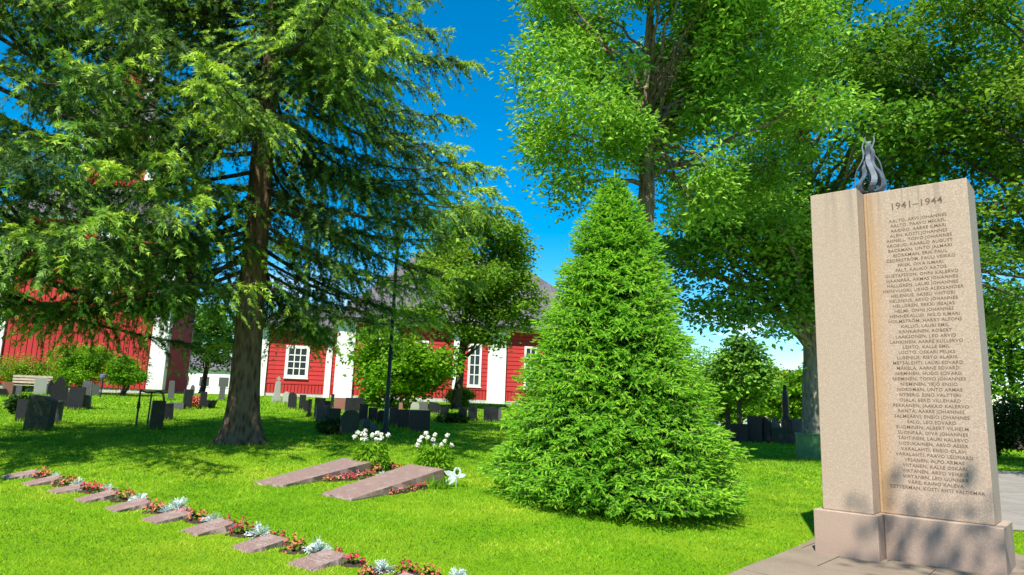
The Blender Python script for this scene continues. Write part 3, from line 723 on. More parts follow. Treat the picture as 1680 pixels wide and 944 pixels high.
# young spruce, full to the ground
def young_spruce():
    rng = np.random.default_rng(31); bx, by = 1.53, 10.15; bz = float(gz(bx, by))
    root = empty('young_spruce', (bx, by, bz), 0, 'bright green cone-shaped young spruce branching down to the lawn', 'tree')
    H = 5.11 - bz
    P_, R = trunk_mesh((bx, by), H - .25, .09, rng, (0, 0)); t = MB(); trunk_tube(t, P_, R, 8, rng); t.build('trunk', M['bark'], root, True)
    hz = np.array([0, .25, .55, 1.2, 2.0, 3.45, 4.35, 4.62, H]) ; hr = np.array([1.66, 1.80, 1.77, 1.48, 1.21, .76, .36, .17, .02]) * .98
    S_, D_, Ln_, T_ = [], [], [], []; br = MB()
    z = .10; lev = 0
    while z < H - .12:
        Rz = np.interp(z, hz, hr); nb = max(6, int(2 * math.pi * Rz / .098)); a0 = rng.uniform(0, 6.28)
        for k in range(nb):
            az = a0 + (k + rng.uniform(-.35, .35)) * 2 * math.pi / nb; zz = z + rng.uniform(-.06, .06)
            lob = 1 + .045 * math.sin(az * 3 + zz * 2.3) + .03 * math.sin(az * 7 - zz * 5) + .05 * math.sin(zz * 9 + az)
            Ro = np.interp(zz, hz, hr) * lob * rng.uniform(.92, 1.03) * (1 + .06 * (((zz * 3.1 + .22 * math.sin(az * 5) + .1 * math.sin(az * 11)) % 1) < .45) - .035) + .02
            d = np.array([math.cos(az), math.sin(az), 0]); sd_ = np.array([-d[1], d[0], 0])
            lb = min(Ro * .75, rng.uniform(.45, .8)); droop = rng.uniform(.12, .38) if zz < 3.6 else rng.uniform(-.7, -.1)
            s_ = np.linspace(0, 1, 6); bend = rng.normal(0, .12)
            rad = Ro - lb + lb * s_
            B_ = d * rad[:, None] + sd_ * (bend * lb * s_)[:, None]; B_[:, 2] = zz + lb * (droop * .55 - droop * s_ * 1.25 + droop * .45 * s_ ** 3)
            B_[:, 2] = np.maximum(B_[:, 2], .05)
            if k % 2 == 0: br.tube(B_, np.linspace(.008, .003, 6), 3, cap=False)
            m = 12; ss = np.linspace(.18, 1, m); pb = np.stack([np.interp(ss, s_, B_[:, i]) for i in range(3)], -1)
            tn = unit(B_[-1] - B_[2]); sg = np.where(np.arange(m) % 2 == 0, 1, -1.)
            dirs = tn[None] * .55 + sd_[None] * (sg * rng.uniform(.5, 1.1, m) * (1.15 - .6 * ss))[:, None] + np.array([0, 0, 1.0]) * rng.normal(-.05, .42, m)[:, None]
            dirs[-1] = tn + np.array([0, 0, .12])
            S_.append(pb); D_.append(dirs); Ln_.append((.085 + .07 * (1 - ss)) * rng.uniform(.75, 1.35, m) * (1 if zz < 4.2 else .8))
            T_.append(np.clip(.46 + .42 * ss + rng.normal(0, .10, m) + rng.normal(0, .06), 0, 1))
        z += .098; lev += 1
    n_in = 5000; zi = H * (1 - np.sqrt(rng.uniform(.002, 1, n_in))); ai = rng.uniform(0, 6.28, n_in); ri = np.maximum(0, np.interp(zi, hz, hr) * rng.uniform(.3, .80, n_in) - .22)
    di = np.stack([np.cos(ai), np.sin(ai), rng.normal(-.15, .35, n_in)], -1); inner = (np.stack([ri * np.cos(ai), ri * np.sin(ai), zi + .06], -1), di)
    # leader
    S_.append(np.array([[0, 0, H - .3], [0, 0, H - .16], [.0, .0, H - .05]] + [[0, 0, H - .22 + .03 * i] for i in range(5)])); D_.append(np.array([[0, 0, 1], [.02, 0, 1], [0, .02, 1]] + [[math.cos(i * 1.9), math.sin(i * 1.9), .9] for i in range(5)])); Ln_.append(np.full(8, .2)); T_.append(np.full(8, .85))
    S_, D_, Ln_, T_ = map(np.concatenate, (S_, D_, Ln_, T_))
    tag(br.build('branches', M['bark_dark'], root), kind='stuff')
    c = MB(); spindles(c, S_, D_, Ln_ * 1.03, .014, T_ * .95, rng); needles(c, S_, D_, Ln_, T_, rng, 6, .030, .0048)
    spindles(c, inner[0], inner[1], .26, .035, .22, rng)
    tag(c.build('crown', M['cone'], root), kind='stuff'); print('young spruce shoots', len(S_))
young_spruce()

r_ = np.random.default_rng(2)
# tall ash behind the young spruce
AB = (3.45, 17.4)
lob = lobes_in(r_, (-.1, 0, 11.2), (3.0, 3.3, 5.2), 40, .92, 5.9, .35) + lobes_in(r_, (2.2, 0, 10.5), (3.2, 3.0, 4.7), 18, .9, 5.4, .4)
lob += [(-2.3, -.5, 7.6, .9, .9, .6), (-2.0, -1, 6.7, .8, .8, .5), (-2.7, -.4, 12.2, .6, .6, .4)]
leaf_tree('ash_tree', AB, 'tall light green ash tree rising right behind the young spruce', 41, 17, .36, lob, M['ash'], M['bark_brown'], .175, 60, .46, (.012, 0), fork=.62, leafw=.22, tbias=.08, flat=.7, cdens=1.3, clear=lambda C: (np.abs(C[:, 0] - .1 + .2 * C[:, 1]) < .85) & (C[:, 1] < .3) & (C[:, 2] < 11.9))
# big maple whose trunk stands by the green box
MBX = (11.05, 25.0)
r_ = np.random.default_rng(7)
lob = lobes_in(r_, (0.6, 0, 11.8), (7.0, 5.8, 6.8), 68, 1.22, 5.2, .45) + lobes_in(r_, (-2.6, -1.5, 7.0), (3.0, 2.4, 2.6), 18, 1.15, 4.2, .3)
lob += [(-4.4, -1, 5.4, 1.2, 1.2, .75), (-3.4, -2, 4.9, 1.1, 1.1, .7), (-1.6, -2, 5.2, 1.0, 1.0, .6), (-5.0, -1, 7.6, 1.2, 1.2, .8), (-2.4, -2.2, 4.5, .9, .9, .5)]
leaf_tree('maple_tree', MBX, 'big dark maple with a thick grey trunk left of the memorial', 43, 19, .44, lob, M['maple'], M['bark_grey'], .20, 40, .62, (.01, 0), fork=.30, leafw=.36, flat=.5)
# tree at the right edge, its limbs reach into view
r_ = np.random.default_rng(9)
lob = lobes_in(r_, (-1.0, 0, 9.0), (6.2, 4.8, 5.8), 36, 1.05, 4.2, .45) + lobes_in(r_, (-2.5, 0, 13.0), (5.6, 4.5, 5.0), 26, 1.1, 6, .3) + [(-5.6, -1, 5.6, 1.3, 1.2, .7), (-4.4, -1.5, 4.4, 1.1, 1.1, .6), (-3.2, -1, 4.0, 1, 1, .6)]
leaf_tree('linden_tree', (18.6, 19.5), 'spreading linden at the right edge with dark limbs above the path', 47, 16, .36, lob, M['linden'], M['bark_dark'], .17, 42, .55, (-.02, 0), fork=.25, leafw=.36)
# round tree in front of the church
SB = ground(748, 671)
r_ = np.random.default_rng(12)
lob = lobes_in(r_, (.9, 0, 6.8), (3.1, 2.7, 2.9), 38, .95, 2.9, .3) + [(2.9, 0, 4.6, .9, .9, .6), (3.5, 0, 5.6, .8, .8, .6), (-2.2, 0, 4.5, .9, .9, .6), (.3, -.8, 3.6, .8, .8, .4), (2.0, -.8, 3.5, .8, .8, .4), (-1.3, 0, 9.0, 1, 1, .7), (0.2, 0, 10.0, .8, .8, .6)]
leaf_tree('small_tree', SB, 'round-crowned small tree before the middle of the church', 53, 10.5, .22, lob, M['linden'], M['bark_dark'], .19, 46, .5, (.03, 0), fork=.30, leafw=.40, cdens=1.0, tbias=.14)
# shrubs and bushes
def bush(name, px0, px1, pytop, pybase, mat, label, seed, depth=None, leaf=.10, per=26, stems=4, cat='bush', group=None, dens=1.0):
    g_ = ground((px0 + px1) / 2, pybase)
    if depth: g_ = at((px0 + px1) / 2, pybase, depth); g_[2] = gz(g_[0], g_[1])
    sc = g_[1] / F_PX * 1.02; w = (px1 - px0) * sc / 2; top = at((px0 + px1) / 2, pytop, g_[1])[2] - g_[2]; h = max(top, .3)
    r = np.random.default_rng(seed); k = max(.16, min(w, h) * .34)
    lb = lobes_in(r, (0, 0, h * .52), (max(.05, w - k * .75), max(.05, w - k * .75) * .8, max(.05, h * .50 - k * .5)), 18, k, None, .25)
    lb = [(x, y, max(z, c_ * .9), a, b_, c_) for x, y, z, a, b_, c_ in lb]
    cl = max(.12, k * .5)
    return leaf_tree(name, (g_[0], g_[1]), label, seed, h, .035 + h * .008, lb, mat, M['bark_dark'], leaf, per, cl, cat=cat, group=group, fork=.15, stems=stems, leafw=.36, trunk_top=h * .62, cdens=dens)
bush('leafy_shrub', 548, 738, 540, 672, M['bush'], 'broad bright green shrub hiding the church wall beside the lamp post', 61, 33.5, .22, 50)
bush('round_bush', 727, 778, 634, 676, M['yellow_bush'], 'low clipped bush at the foot of the small round tree', 62, 37.5, .08, 30)
bush('clipped_hedge', -40, 96, 580, 652, M['yellow_bush'], 'rounded yellow-green hedge bush at the left edge before the tower', 63, 36, .09, 34)
bush('tall_bush', 70, 190, 558, 652, M['bush'], 'tall loose bush in front of the middle of the tower', 64, 35.5, .12, 30)
bush('tall_bush', 164, 240, 578, 650, M['bush'], 'smaller bush in front of the right corner of the tower', 65, 35, .12, 30)
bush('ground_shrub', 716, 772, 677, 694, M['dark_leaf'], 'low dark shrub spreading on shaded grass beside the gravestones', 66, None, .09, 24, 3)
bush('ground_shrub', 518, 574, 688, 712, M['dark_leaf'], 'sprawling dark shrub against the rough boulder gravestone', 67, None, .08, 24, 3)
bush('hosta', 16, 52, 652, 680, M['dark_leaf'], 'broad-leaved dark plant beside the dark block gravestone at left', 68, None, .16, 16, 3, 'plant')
bush('flowering_bush', 314, 327, 650, 669, M['fl_orange'], 'small orange bush between two black gravestones left of the trunk', 69, None, .07, 20, 3)
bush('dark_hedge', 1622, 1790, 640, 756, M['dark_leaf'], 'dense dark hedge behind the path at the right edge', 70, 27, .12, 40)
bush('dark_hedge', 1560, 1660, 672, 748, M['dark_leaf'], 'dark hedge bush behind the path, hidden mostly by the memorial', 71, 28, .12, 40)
# background trees
def far_tree(px, depth, top, w, mat, label, seed, dark=False, bot=None):
    p = at(px, 650, depth); g_ = float(gz(p[0], p[1])); H = at(px, top, depth)[2] - g_; sc = depth / F_PX; r = w * sc / 2
    b0 = H * .2 if bot is None else max(.3, at(px, bot, depth)[2] - g_)
    rg = np.random.default_rng(seed); k = max(.5, r * .36)
    lb = lobes_in(rg, (0, 0, (H + b0) / 2), (max(.1, r - k * .8), max(.1, r - k * .8), max(.1, (H - b0) / 2 - k * .6)), 22, k, b0 * .8, .35)
    return leaf_tree('background_tree', (p[0], p[1]), label, seed, H, .10 + H * .014, lb, mat, M['bark_dark'], .29, 27, k * .55, group='trees beyond the churchyard', fork=.3, leafw=.4, cdens=.8)
far_tree(330, 55, 478, 150, M['maple'], 'leafy tree behind the gap between tower and spruce trunk', 81)
far_tree(285, 75, 520, 90, M['ash'], 'distant tree showing just right of the tower corner', 82)
far_tree(1195, 46, 560, 120, M['ash'], 'light green tree beyond the graves right of the young spruce', 83)
far_tree(1262, 60, 592, 110, M['yellow_bush'], 'yellow-green tree above the white house in the distance', 84)
far_tree(1300, 52, 596, 90, M['bush'], 'bright tree behind the tall dark grave column', 85)
far_tree(1214, 43, 548, 130, M['maple'], 'dark shaded tree left of the white house', 86, bot=676)
far_tree(1390, 58, 560, 170, M['ash'], 'tree behind the memorial stone in the distance', 87)
far_tree(1665, 37, 430, 230, M['bush'], 'wide sunlit tree beyond the path right of the memorial', 88, bot=700)
far_tree(1790, 40, 380, 240, M['linden'], 'tall tree beyond the path at the right edge', 89, bot=690)
far_tree(1500, 40, 520, 200, M['dark_leaf'], 'dark tree mostly hidden behind the memorial', 90, bot=650)
far_tree(1160, 72, 560, 150, M['ash'], 'distant tree behind the right flank of the young spruce', 92, bot=690)
far_tree(1246, 84, 604, 150, M['bush'], 'farthest tree filling the skyline above the white house', 93, bot=690)
far_tree(1338, 76, 585, 150, M['linden'], 'distant tree behind the maple trunk', 94, bot=690)
bush('background_hedge', 1140, 1262, 612, 706, M['bush'], 'sunlit hedge closing the churchyard right of the young spruce', 95, 54, .28, 34)
bush('background_hedge', 1240, 1360, 618, 706, M['yellow_bush'], 'sunlit hedge behind the tall dark grave column', 96, 57, .28, 34)
far_tree(-40, 60, 470, 240, M['dark_leaf'], 'dark tree left of the tower at the edge', 91)
# tree behind the photographer that throws the dappled shade on the memorial
r_ = np.random.default_rng(15)
sh = np.array([5.45, 6.6, .0]) - np.array(sdir) * 14.5
lob = [(q[0] - 3.2, q[1] - 0, q[2], *q[3:]) for q in lobes_in(r_, (0, 0, sh[2]), (1.9, 1.3, .8), 9, .55, None, .3)]
SHX = (sh[0] + 3.2, sh[1])
leaf_tree('maple_tree', SHX, 'maple standing behind the viewpoint, outside the picture', 49, 14.5, .3, lob + [(.3, -1, 13, 1.6, 1.6, 1.2), (1.6, 0, 11, 1.6, 1.6, 1.2), (1.5, -1.5, 9, 1.6, 1.6, 1.2)], M['maple'], M['bark_grey'], .17, 26, .5, fork=.4, leafw=.36)

# ------------------------------------------------------------------ flat grave slabs and name stones
BEDS = []          # bare soil round bedding plants
TUFTS = [(tb[0] + .12, tb[1], .62)]          # longer grass the mower misses
EXCL = []          # footprints where no grass grows
def wedge(name, A, B, C, D, zfar, mat, label, cat, group=None, znear=.03, marks=0, seed=0):
    """A near-left, B near-right, C far-right, D far-left ground points; the far end stands zfar proud"""
    P_ = [np.array(p[:2], float) for p in (A, B, C, D)]; c = sum(P_) / 4; cz = float(gz(*c))
    hs_ = [znear, znear, zfar, zfar]
    V = [(*(p - c), -.12) for p in P_] + [(*(p - c), float(gz(*p)) - cz + h) for p, h in zip(P_, hs_)]
    rng = np.random.default_rng(seed)
    root = empty(name, (c[0], c[1], cz), 0, label, cat, group)
    # rough sides: subdivide outline
    n = 10; mb = MB(); ring_t, ring_b, ring_m = [], [], []
    for i in range(4):
        p, q = np.array(V[4 + i]), np.array(V[4 + (i + 1) % 4])
        for k in range(n):
            t = p + (q - p) * k / n; ring_t.append(t)
            j = rng.normal(0, .012, 2) if k else np.zeros(2); out = unit(t[:2])
            ring_m.append(np.array([t[0] + j[0] + out[0] * .006, t[1] + j[1] + out[1] * .006, (t[2] - .12) / 2 + .03])); ring_b.append(np.array([t[0] + j[1], t[1] + j[0], -.12]))
    N_ = 4 * n; ctr = np.mean(ring_t, 0)
    mb.add([ctr] + ring_t, [(0, 1 + a, 1 + (a + 1) % N_) for a in range(N_)])
    mb.add(ring_t + ring_m, [(a, N_ + a, N_ + (a + 1) % N_, (a + 1) % N_) for a in range(N_)])
    mb.add(ring_m + ring_b, [(a, N_ + a, N_ + (a + 1) % N_, (a + 1) % N_) for a in range(N_)])
    mb.build('stone', mat, root)
    EXCL.append([tuple(p) for p in P_])
    return root, V
def wear_lines(root, V, rows, f0, f1, w0, w1, seed, h):
    """worn, unreadable carving: short shallow dashes in rows on the top face"""
    rng = np.random.default_rng(seed); A, B, C, D = [np.array(v) for v in V[4:]]; mb = MB()
    nrm = unit(np.cross(B - A, D - A))
    for r in range(rows):
        f = f0 + (f1 - f0) * (r + .5) / rows; x = w0 + rng.uniform(0, .08)
        while x < w1 - rng.uniform(0, .08):
            l_ = rng.uniform(.012, .035) / np.linalg.norm(B - A)
            p = lambda u, v: A + (B - A) * u + (D - A) * v + nrm * .0022
            mb.add([p(x, f), p(x + l_, f), p(x + l_, f + h), p(x, f + h)], [(0, 1, 2, 3)]); x += l_ * 1.5
    mb.build('worn_carving', M['carve'], root)
M['carve'] = plain('weathered_carving', (.36, .29, .255), .9, .1, var=.25)
M['carve_dark'] = M['carve']

s1, V1 = wedge('grave_slab', ground(416, 795), ground(465, 800), ground(607, 777), ground(563, 769), .18, M['slab'], 'long sloping red granite grave slab farther from the young spruce', 'grave slab', 'long grave slabs', seed=1)
s2, V2 = wedge('grave_slab', ground(528, 813), ground(577, 823), ground(727, 796), ground(671, 787), .235, M['slab'], 'long sloping red granite grave slab nearer the young spruce', 'grave slab', 'long grave slabs', seed=2)
ORD = ['first', 'second', 'third', 'fourth', 'fifth', 'sixth', 'seventh', 'eighth', 'ninth', 'tenth']
PLQ = [(35, 783, 46), (70, 794, 50), (113, 806, 55), (160, 820, 58), (211, 835, 67), (275, 853, 70), (342, 872, 77), (426, 898, 85), (523, 926, 94), (655, 972, 104)]
stones = []
for i, (px, py, w) in enumerate(PLQ):
    cx, cy, _ = ground(px, py); k = 1.0
    e1 = np.array([.86, .50]); e2 = np.array([.42, -.62])         # along the stone (to the raised end), along its front edge
    e1 = unit(np.array([.62, .78])) * .39 * k; e2 = unit(np.array([.80, -.60])) * .31 * k
    c = np.array([cx, cy])
    A, B, C, D = c - e1 / 2 - e2 / 2, c - e1 / 2 + e2 / 2, c + e1 / 2 + e2 / 2, c + e1 / 2 - e2 / 2
    r, V = wedge('name_stone', A, B, C, D, .072 + .01 * math.sin(i * 2.3), M['slab'], 'low slanted red granite name stone, %s from the left in the row' % ORD[i], 'name stone', 'row of low name stones', .018, seed=20 + i)
    stones.append(c)
    if i >= 5: wear_lines(r, V, 4, .28, .80, .2, .82, 40 + i, .045)

# ------------------------------------------------------------------ small garden plants
def t_begonia(seed, n=46, r=.13, h=.14):
    rng = np.random.default_rng(seed); mb = MB()
    d = unit(rng.normal(size=(n, 3)) * np.array([1, 1, .6]) + np.array([0, 0, .4])); d[:, 2] = np.abs(d[:, 2])
    pos = d * np.array([r, r, h]) * rng.uniform(.3, .95, (n, 1)) + np.array([0, 0, .01])
    leaves(mb, pos, d + rng.normal(size=(n, 3)) * .3 + np.array([0, 0, .5]), d + rng.normal(size=(n, 3)) * .5, rng.uniform(.04, .065, n), .021, np.clip(rng.normal(.5, .25, n), 0, 1))
    spindles(mb, np.zeros((8, 3)), d[:8], .12, .005, .2, rng)
    return mb
def t_flowers(seed, n=28, r=.14, h=.155):
    rng = np.random.default_rng(seed); mb = MB()
    d = unit(rng.normal(size=(n, 3)) * np.array([1, 1, .5]) + np.array([0, 0, .7])); d[:, 2] = np.abs(d[:, 2])
    pos = d * np.array([r, r, h]) * rng.uniform(.75, 1.1, (n, 1))
    for k in range(4):
        a = rng.normal(size=(n, 3)); leaves(mb, pos, d + rng.normal(size=(n, 3)) * .5, a, rng.uniform(.022, .034, n), .012, .5)
    return mb
def t_silver(seed, n=54, r=.16, h=.15):
    rng = np.random.default_rng(seed); mb = MB(); d = unit(rng.normal(size=(n, 3)) * np.array([1, 1, .7]) + np.array([0, 0, .55])); d[:, 2] = np.abs(d[:, 2])
    pos = d * rng.uniform(.02, .07, (n, 1)); ln = rng.uniform(.09, .16, n)
    nrm = np.cross(d, np.cross(d, [0, 0, 1.0])) * -1 + rng.normal(size=(n, 3)) * .35
    T = np.clip(rng.normal(.6, .25, n), 0, 1)
    leaves(mb, pos, nrm, d, ln, .011, T, .2)
    for s in (-1, 1):
        for f in (.45, .7):
            p = pos + d * (ln * f)[:, None]; sdv = np.cross(unit(nrm), d)
            leaves(mb, p, nrm, d + sdv * s * .9, ln * .34, .007, T, .1)
    return mb
BF = [t_begonia(100 + i).mesh('begonia_foliage', M['begonia_leaf']) for i in range(3)]
FM = {c: [t_flowers(110 + i).mesh('begonia_flowers', M['fl_' + c]) for i in range(2)] for c in ('red', 'pink', 'orange')}
SV = [t_silver(120 + i).mesh('silver_leaves', M['silver']) for i in range(3)]
rng = np.random.default_rng(77)
SOIL = None
def soil_disc(e, x, y, rad):
    global SOIL
    BEDS.append((x, y, rad * .9))
    if SOIL is None:
        a_ = np.arange(12) / 12 * 6.283; q = 1 + .18 * np.sin(a_ * 3 + 1) + .1 * np.sin(a_ * 5)
        SOIL = MB().add([(0, 0, .022)] + [(q_ * math.cos(t_), q_ * math.sin(t_), .012) for t_, q_ in zip(a_, q)] + [(q_ * 1.05 * math.cos(t_), q_ * 1.05 * math.sin(t_), -.03) for t_, q_ in zip(a_, q)], [(0, 1 + i, 1 + (i + 1) % 12) for i in range(12)])
        SOIL.add(SOIL.V[0][1:], [(i, 12 + i, 12 + (i + 1) % 12, (i + 1) % 12) for i in range(12)]); SOIL = SOIL.mesh('soil', M['soil'])
    o = link('soil', SOIL, e); o.scale = (rad, rad, 1)
def put_begonia(x, y, s, col, label):
    e = empty('begonia', gp(x, y), rng.uniform(0, 6.28), label, 'flower', 'bedding begonias'); s *= .92; e.scale = (s, s, s * rng.uniform(.85, 1.15))
    soil_disc(e, x, y, .15); link('leaves', BF[rng.integers(3)], e); tag(link('flowers', FM[col][rng.integers(2)], e, rot=(0, 0, rng.uniform(0, 6))), kind='stuff')
def put_silver(x, y, s, label):
    e = empty('silver_ragwort', gp(x, y), rng.uniform(0, 6.28), label, 'plant', 'silver-leaved bedding plants'); s *= .75; e.scale = (s, s, s * rng.uniform(.8, 1.1))
    soil_disc(e, x, y, .13); link('leaves', SV[rng.integers(3)], e)
BG = [(70, 784, 'orange', 0, 1.0, 'right of'), (108, 796, 'orange', 1, 1.15, 'right of'), (146, 806, 'red', 2, .95, 'behind'), (158, 809, 'red', 2, 1.0, 'right of'), (184, 812, 'pink', 3, .75, 'behind'), (203, 821, 'orange', 3, 1.1, 'right of'),
      (238, 829, 'red', 4, .6, 'behind'), (256, 840, 'orange', 4, 1.0, 'right of'), (303, 846, 'pink', 5, .85, 'behind'), (324, 855, 'orange', 5, 1.0, 'right of'), (375, 863, 'red', 6, .7, 'behind'), (397, 878, 'red', 6, 1.0, 'right of'),
      (455, 887, 'red', 7, .75, 'behind'), (484, 905, 'orange', 7, .9, 'right of'), (553, 914, 'red', 8, .55, 'behind'), (580, 927, 'red', 8, .85, 'right of'), (603, 944, 'orange', 8, .6, 'in front of'), (668, 942, 'red', 9, .8, 'behind'), (704, 946, 'orange', 9, .75, 'right of')]
CW = {'red': 'red', 'pink': 'pink', 'orange': 'orange-red'}
for px, py, col, k, s, w in BG:
    g_ = ground(px, py); put_begonia(g_[0], g_[1], s, col, '%s flowering begonia clump %s the %s name stone from the left' % (CW[col], w, ORD[k]))
SG = [(90, 785, 0, .8), (129, 798, 1, .9), (176, 808, 2, .95), (226, 825, 3, .95), (274, 842, 4, .8), (291, 838, 4, 1.1), (350, 859, 5, 1.0), (425, 881, 6, 1.05), (521, 907, 7, 1.1), (626, 938, 8, .9), (752, 952, 9, .8)]
for i, (px, py, k, s) in enumerate(SG):
    g_ = ground(px, py); put_silver(g_[0], g_[1], s, 'silver-leaved plant %s the %s name stone from the left' % ('low beside' if i == 4 else 'past', ORD[k]))
# flowers along the slabs
for i, (px, py, col, s) in enumerate([(540, 790, 'orange', .8), (556, 789, 'pink', .9), (572, 788, 'red', .95), (588, 786, 'pink', 1.0), (603, 782, 'red', 1.0), (618, 776, 'orange', 1.05), (641, 769, 'red', 1.0), (652, 772, 'orange', .9)]):
    g_ = ground(px, py); put_begonia(g_[0], g_[1], s, col, '%s begonia, %s from the left in the bed between the two long slabs' % (CW[col], ORD[i]))
for i, (px, py, col, s) in enumerate([(641, 811, 'orange', .75), (656, 809, 'pink', .75), (672, 806, 'orange', .8), (686, 803, 'red', .85), (697, 801, 'orange', .7)]):
    g_ = ground(px, py); put_begonia(g_[0], g_[1], s, col, '%s begonia, %s from the left along the near side of the nearer slab' % (CW[col], ORD[i]))
def low_plant(px, py, h, label, mat, n=24, spread=.10, wl=.016, name='leafy_plant'):
    g_ = ground(px, py); r = np.random.default_rng(int(px)); mb = MB(); d = unit(r.normal(size=(n, 3)) * np.array([.5, .5, .2]) + np.array([0, 0, 1.0]))
    leaves(mb, r.normal(size=(n, 3)) * np.array([spread * .4, spread * .4, 0]), np.cross(d, r.normal(size=(n, 3))), d, r.uniform(.6, 1.1, n) * h, wl, np.clip(r.normal(.6, .2, n), 0, 1), .2)
    o = mb.build(name, mat, None, loc=gp(g_[0], g_[1])); return tag(o, label, 'plant')
low_plant(711, 803, .22, 'tuft of grey-green blades at the raised end of the nearer slab', M['bush'])
low_plant(727, 803, .20, 'green leafy tuft between the nearer slab and the white ornament', M['bush'])
g_ = ground(628, 783); put_silver(g_[0], g_[1], .8, 'silver-leaved plant between the long slabs below the white flowers')

def white_flower_plant(px, py, top, label, seed, heads):
    rg = np.random.default_rng(seed); g_ = ground(px, py); root = empty('white_flower_plant', gp(g_[0], g_[1]), 0, label, 'flower', 'white flowering perennials')
    sc = g_[1] / F_PX; H = at(px, top, g_[1])[2] - g_[2]
    n = 750; r = .30; d = rg.normal(size=(n, 3)); z = rg.uniform(.02, .80, n) * H; w = r * (1 - .35 * np.abs(z / H - .35) / .6)
    a = rg.uniform(0, 6.28, n); rr = w * np.sqrt(rg.uniform(.05, 1, n)); pos = np.stack([rr * np.cos(a), rr * np.sin(a), z], -1)
    out = np.stack([np.cos(a), np.sin(a), 0 * a], -1); mb = MB()
    leaves(mb, pos, rg.normal(size=(n, 3)) * .45 + np.array([0, 0, 1.0]) + out * .3, out + rg.normal(size=(n, 3)) * .6, rg.uniform(.07, .13, n), .02, np.clip(rg.normal(.6, .2, n), 0, 1), .3)
    tag(mb.build('leaves', M['bush'], root), kind='stuff')
    for hx, hy in heads:
        q = at(hx, hy, g_[1] + rg.uniform(-.12, .12)) - np.array([g_[0], g_[1], float(gz(g_[0], g_[1]))])
        st = MB().tube(np.array([[q[0] * .3, q[1] * .3, 0], [q[0] * .8, q[1] * .8, q[2] * .6], q]), [.006, .005, .004], 5).build('stem', M['bush'], root)
        fm = MB(); m = 60; dd = unit(rg.normal(size=(m, 3)))
        leaves(fm, q + dd * .026, dd + rg.normal(size=(m, 3)) * .4, rg.normal(size=(m, 3)), .034, .013, .5); fm.lathe([(0, -.03), (.022, -.018), (.03, 0), (.022, .02), (0, .03)], 8); fm.V[-1] += q
        fm.build('flower_head', M['fl_white'], root)
white_flower_plant(608, 772, 716, 'white round-headed flowers on a leafy plant behind the farther slab', 5, [(582, 717), (587, 710), (593, 712), (599, 707), (599, 714), (594, 720), (600, 721), (611, 714), (619, 711), (625, 713), (618, 721), (626, 719), (637, 714), (622, 723)])
white_flower_plant(713, 778, 716, 'white round-headed flowers on a yellow-green plant behind the nearer slab', 6, [(699, 711), (714, 714), (734, 715), (692, 718), (702, 718), (711, 721), (688, 724), (685, 730), (713, 730), (730, 724), (724, 730), (741, 731)])
# white bow-like ornament on a stake
g_ = ground(748, 800); e = empty('grave_ornament', gp(g_[0], g_[1]), 0, 'white winged ornament on a stake at the raised end of the nearer slab', 'ornament')
MB().tube([(0, 0, -.05), (0, 0, .16)], .006, 6).build('stake', M['white_plastic'], e)
th = np.linspace(0, 6.28, 15); MB().tube(np.stack([.045 * np.cos(th) + .01, 0 * th, .22 + .06 * np.sin(th)], -1), .016, 6, cap=False).build('loop', M['white_plastic'], e)
for (dx, dz, l_, w_) in ((-.14, .05, .2, .045), (-.15, -.11, .22, .05), (.12, .02, .15, .035)):
    v = unit(np.array([dx, -.02, dz])); up = unit(np.cross(v, [0, 1, 0])); c = np.array([0, 0, .16]); mb = MB()
    pr = [(0, .01), (.3, 1), (.7, .8), (1, .05)]
    V = [c + v * l_ * t + up * w_ * k_ + np.array([0, s * .006, 0]) for s in (-1, 1) for sd2 in (1, -1) for t, k_ in [(a, b_ * sd2) for a, b_ in pr]]
    F_ = []
    for o_ in (0, 8): F_ += [(o_ + i, o_ + i + 1, o_ + 4 + i + 1, o_ + 4 + i) for i in range(3)]
    F_ += [(i, i + 1, 8 + i + 1, 8 + i) for i in (0, 1, 2, 4, 5, 6)]
    mb.add(V, F_); mb.build('wing', M['white_plastic'], e)

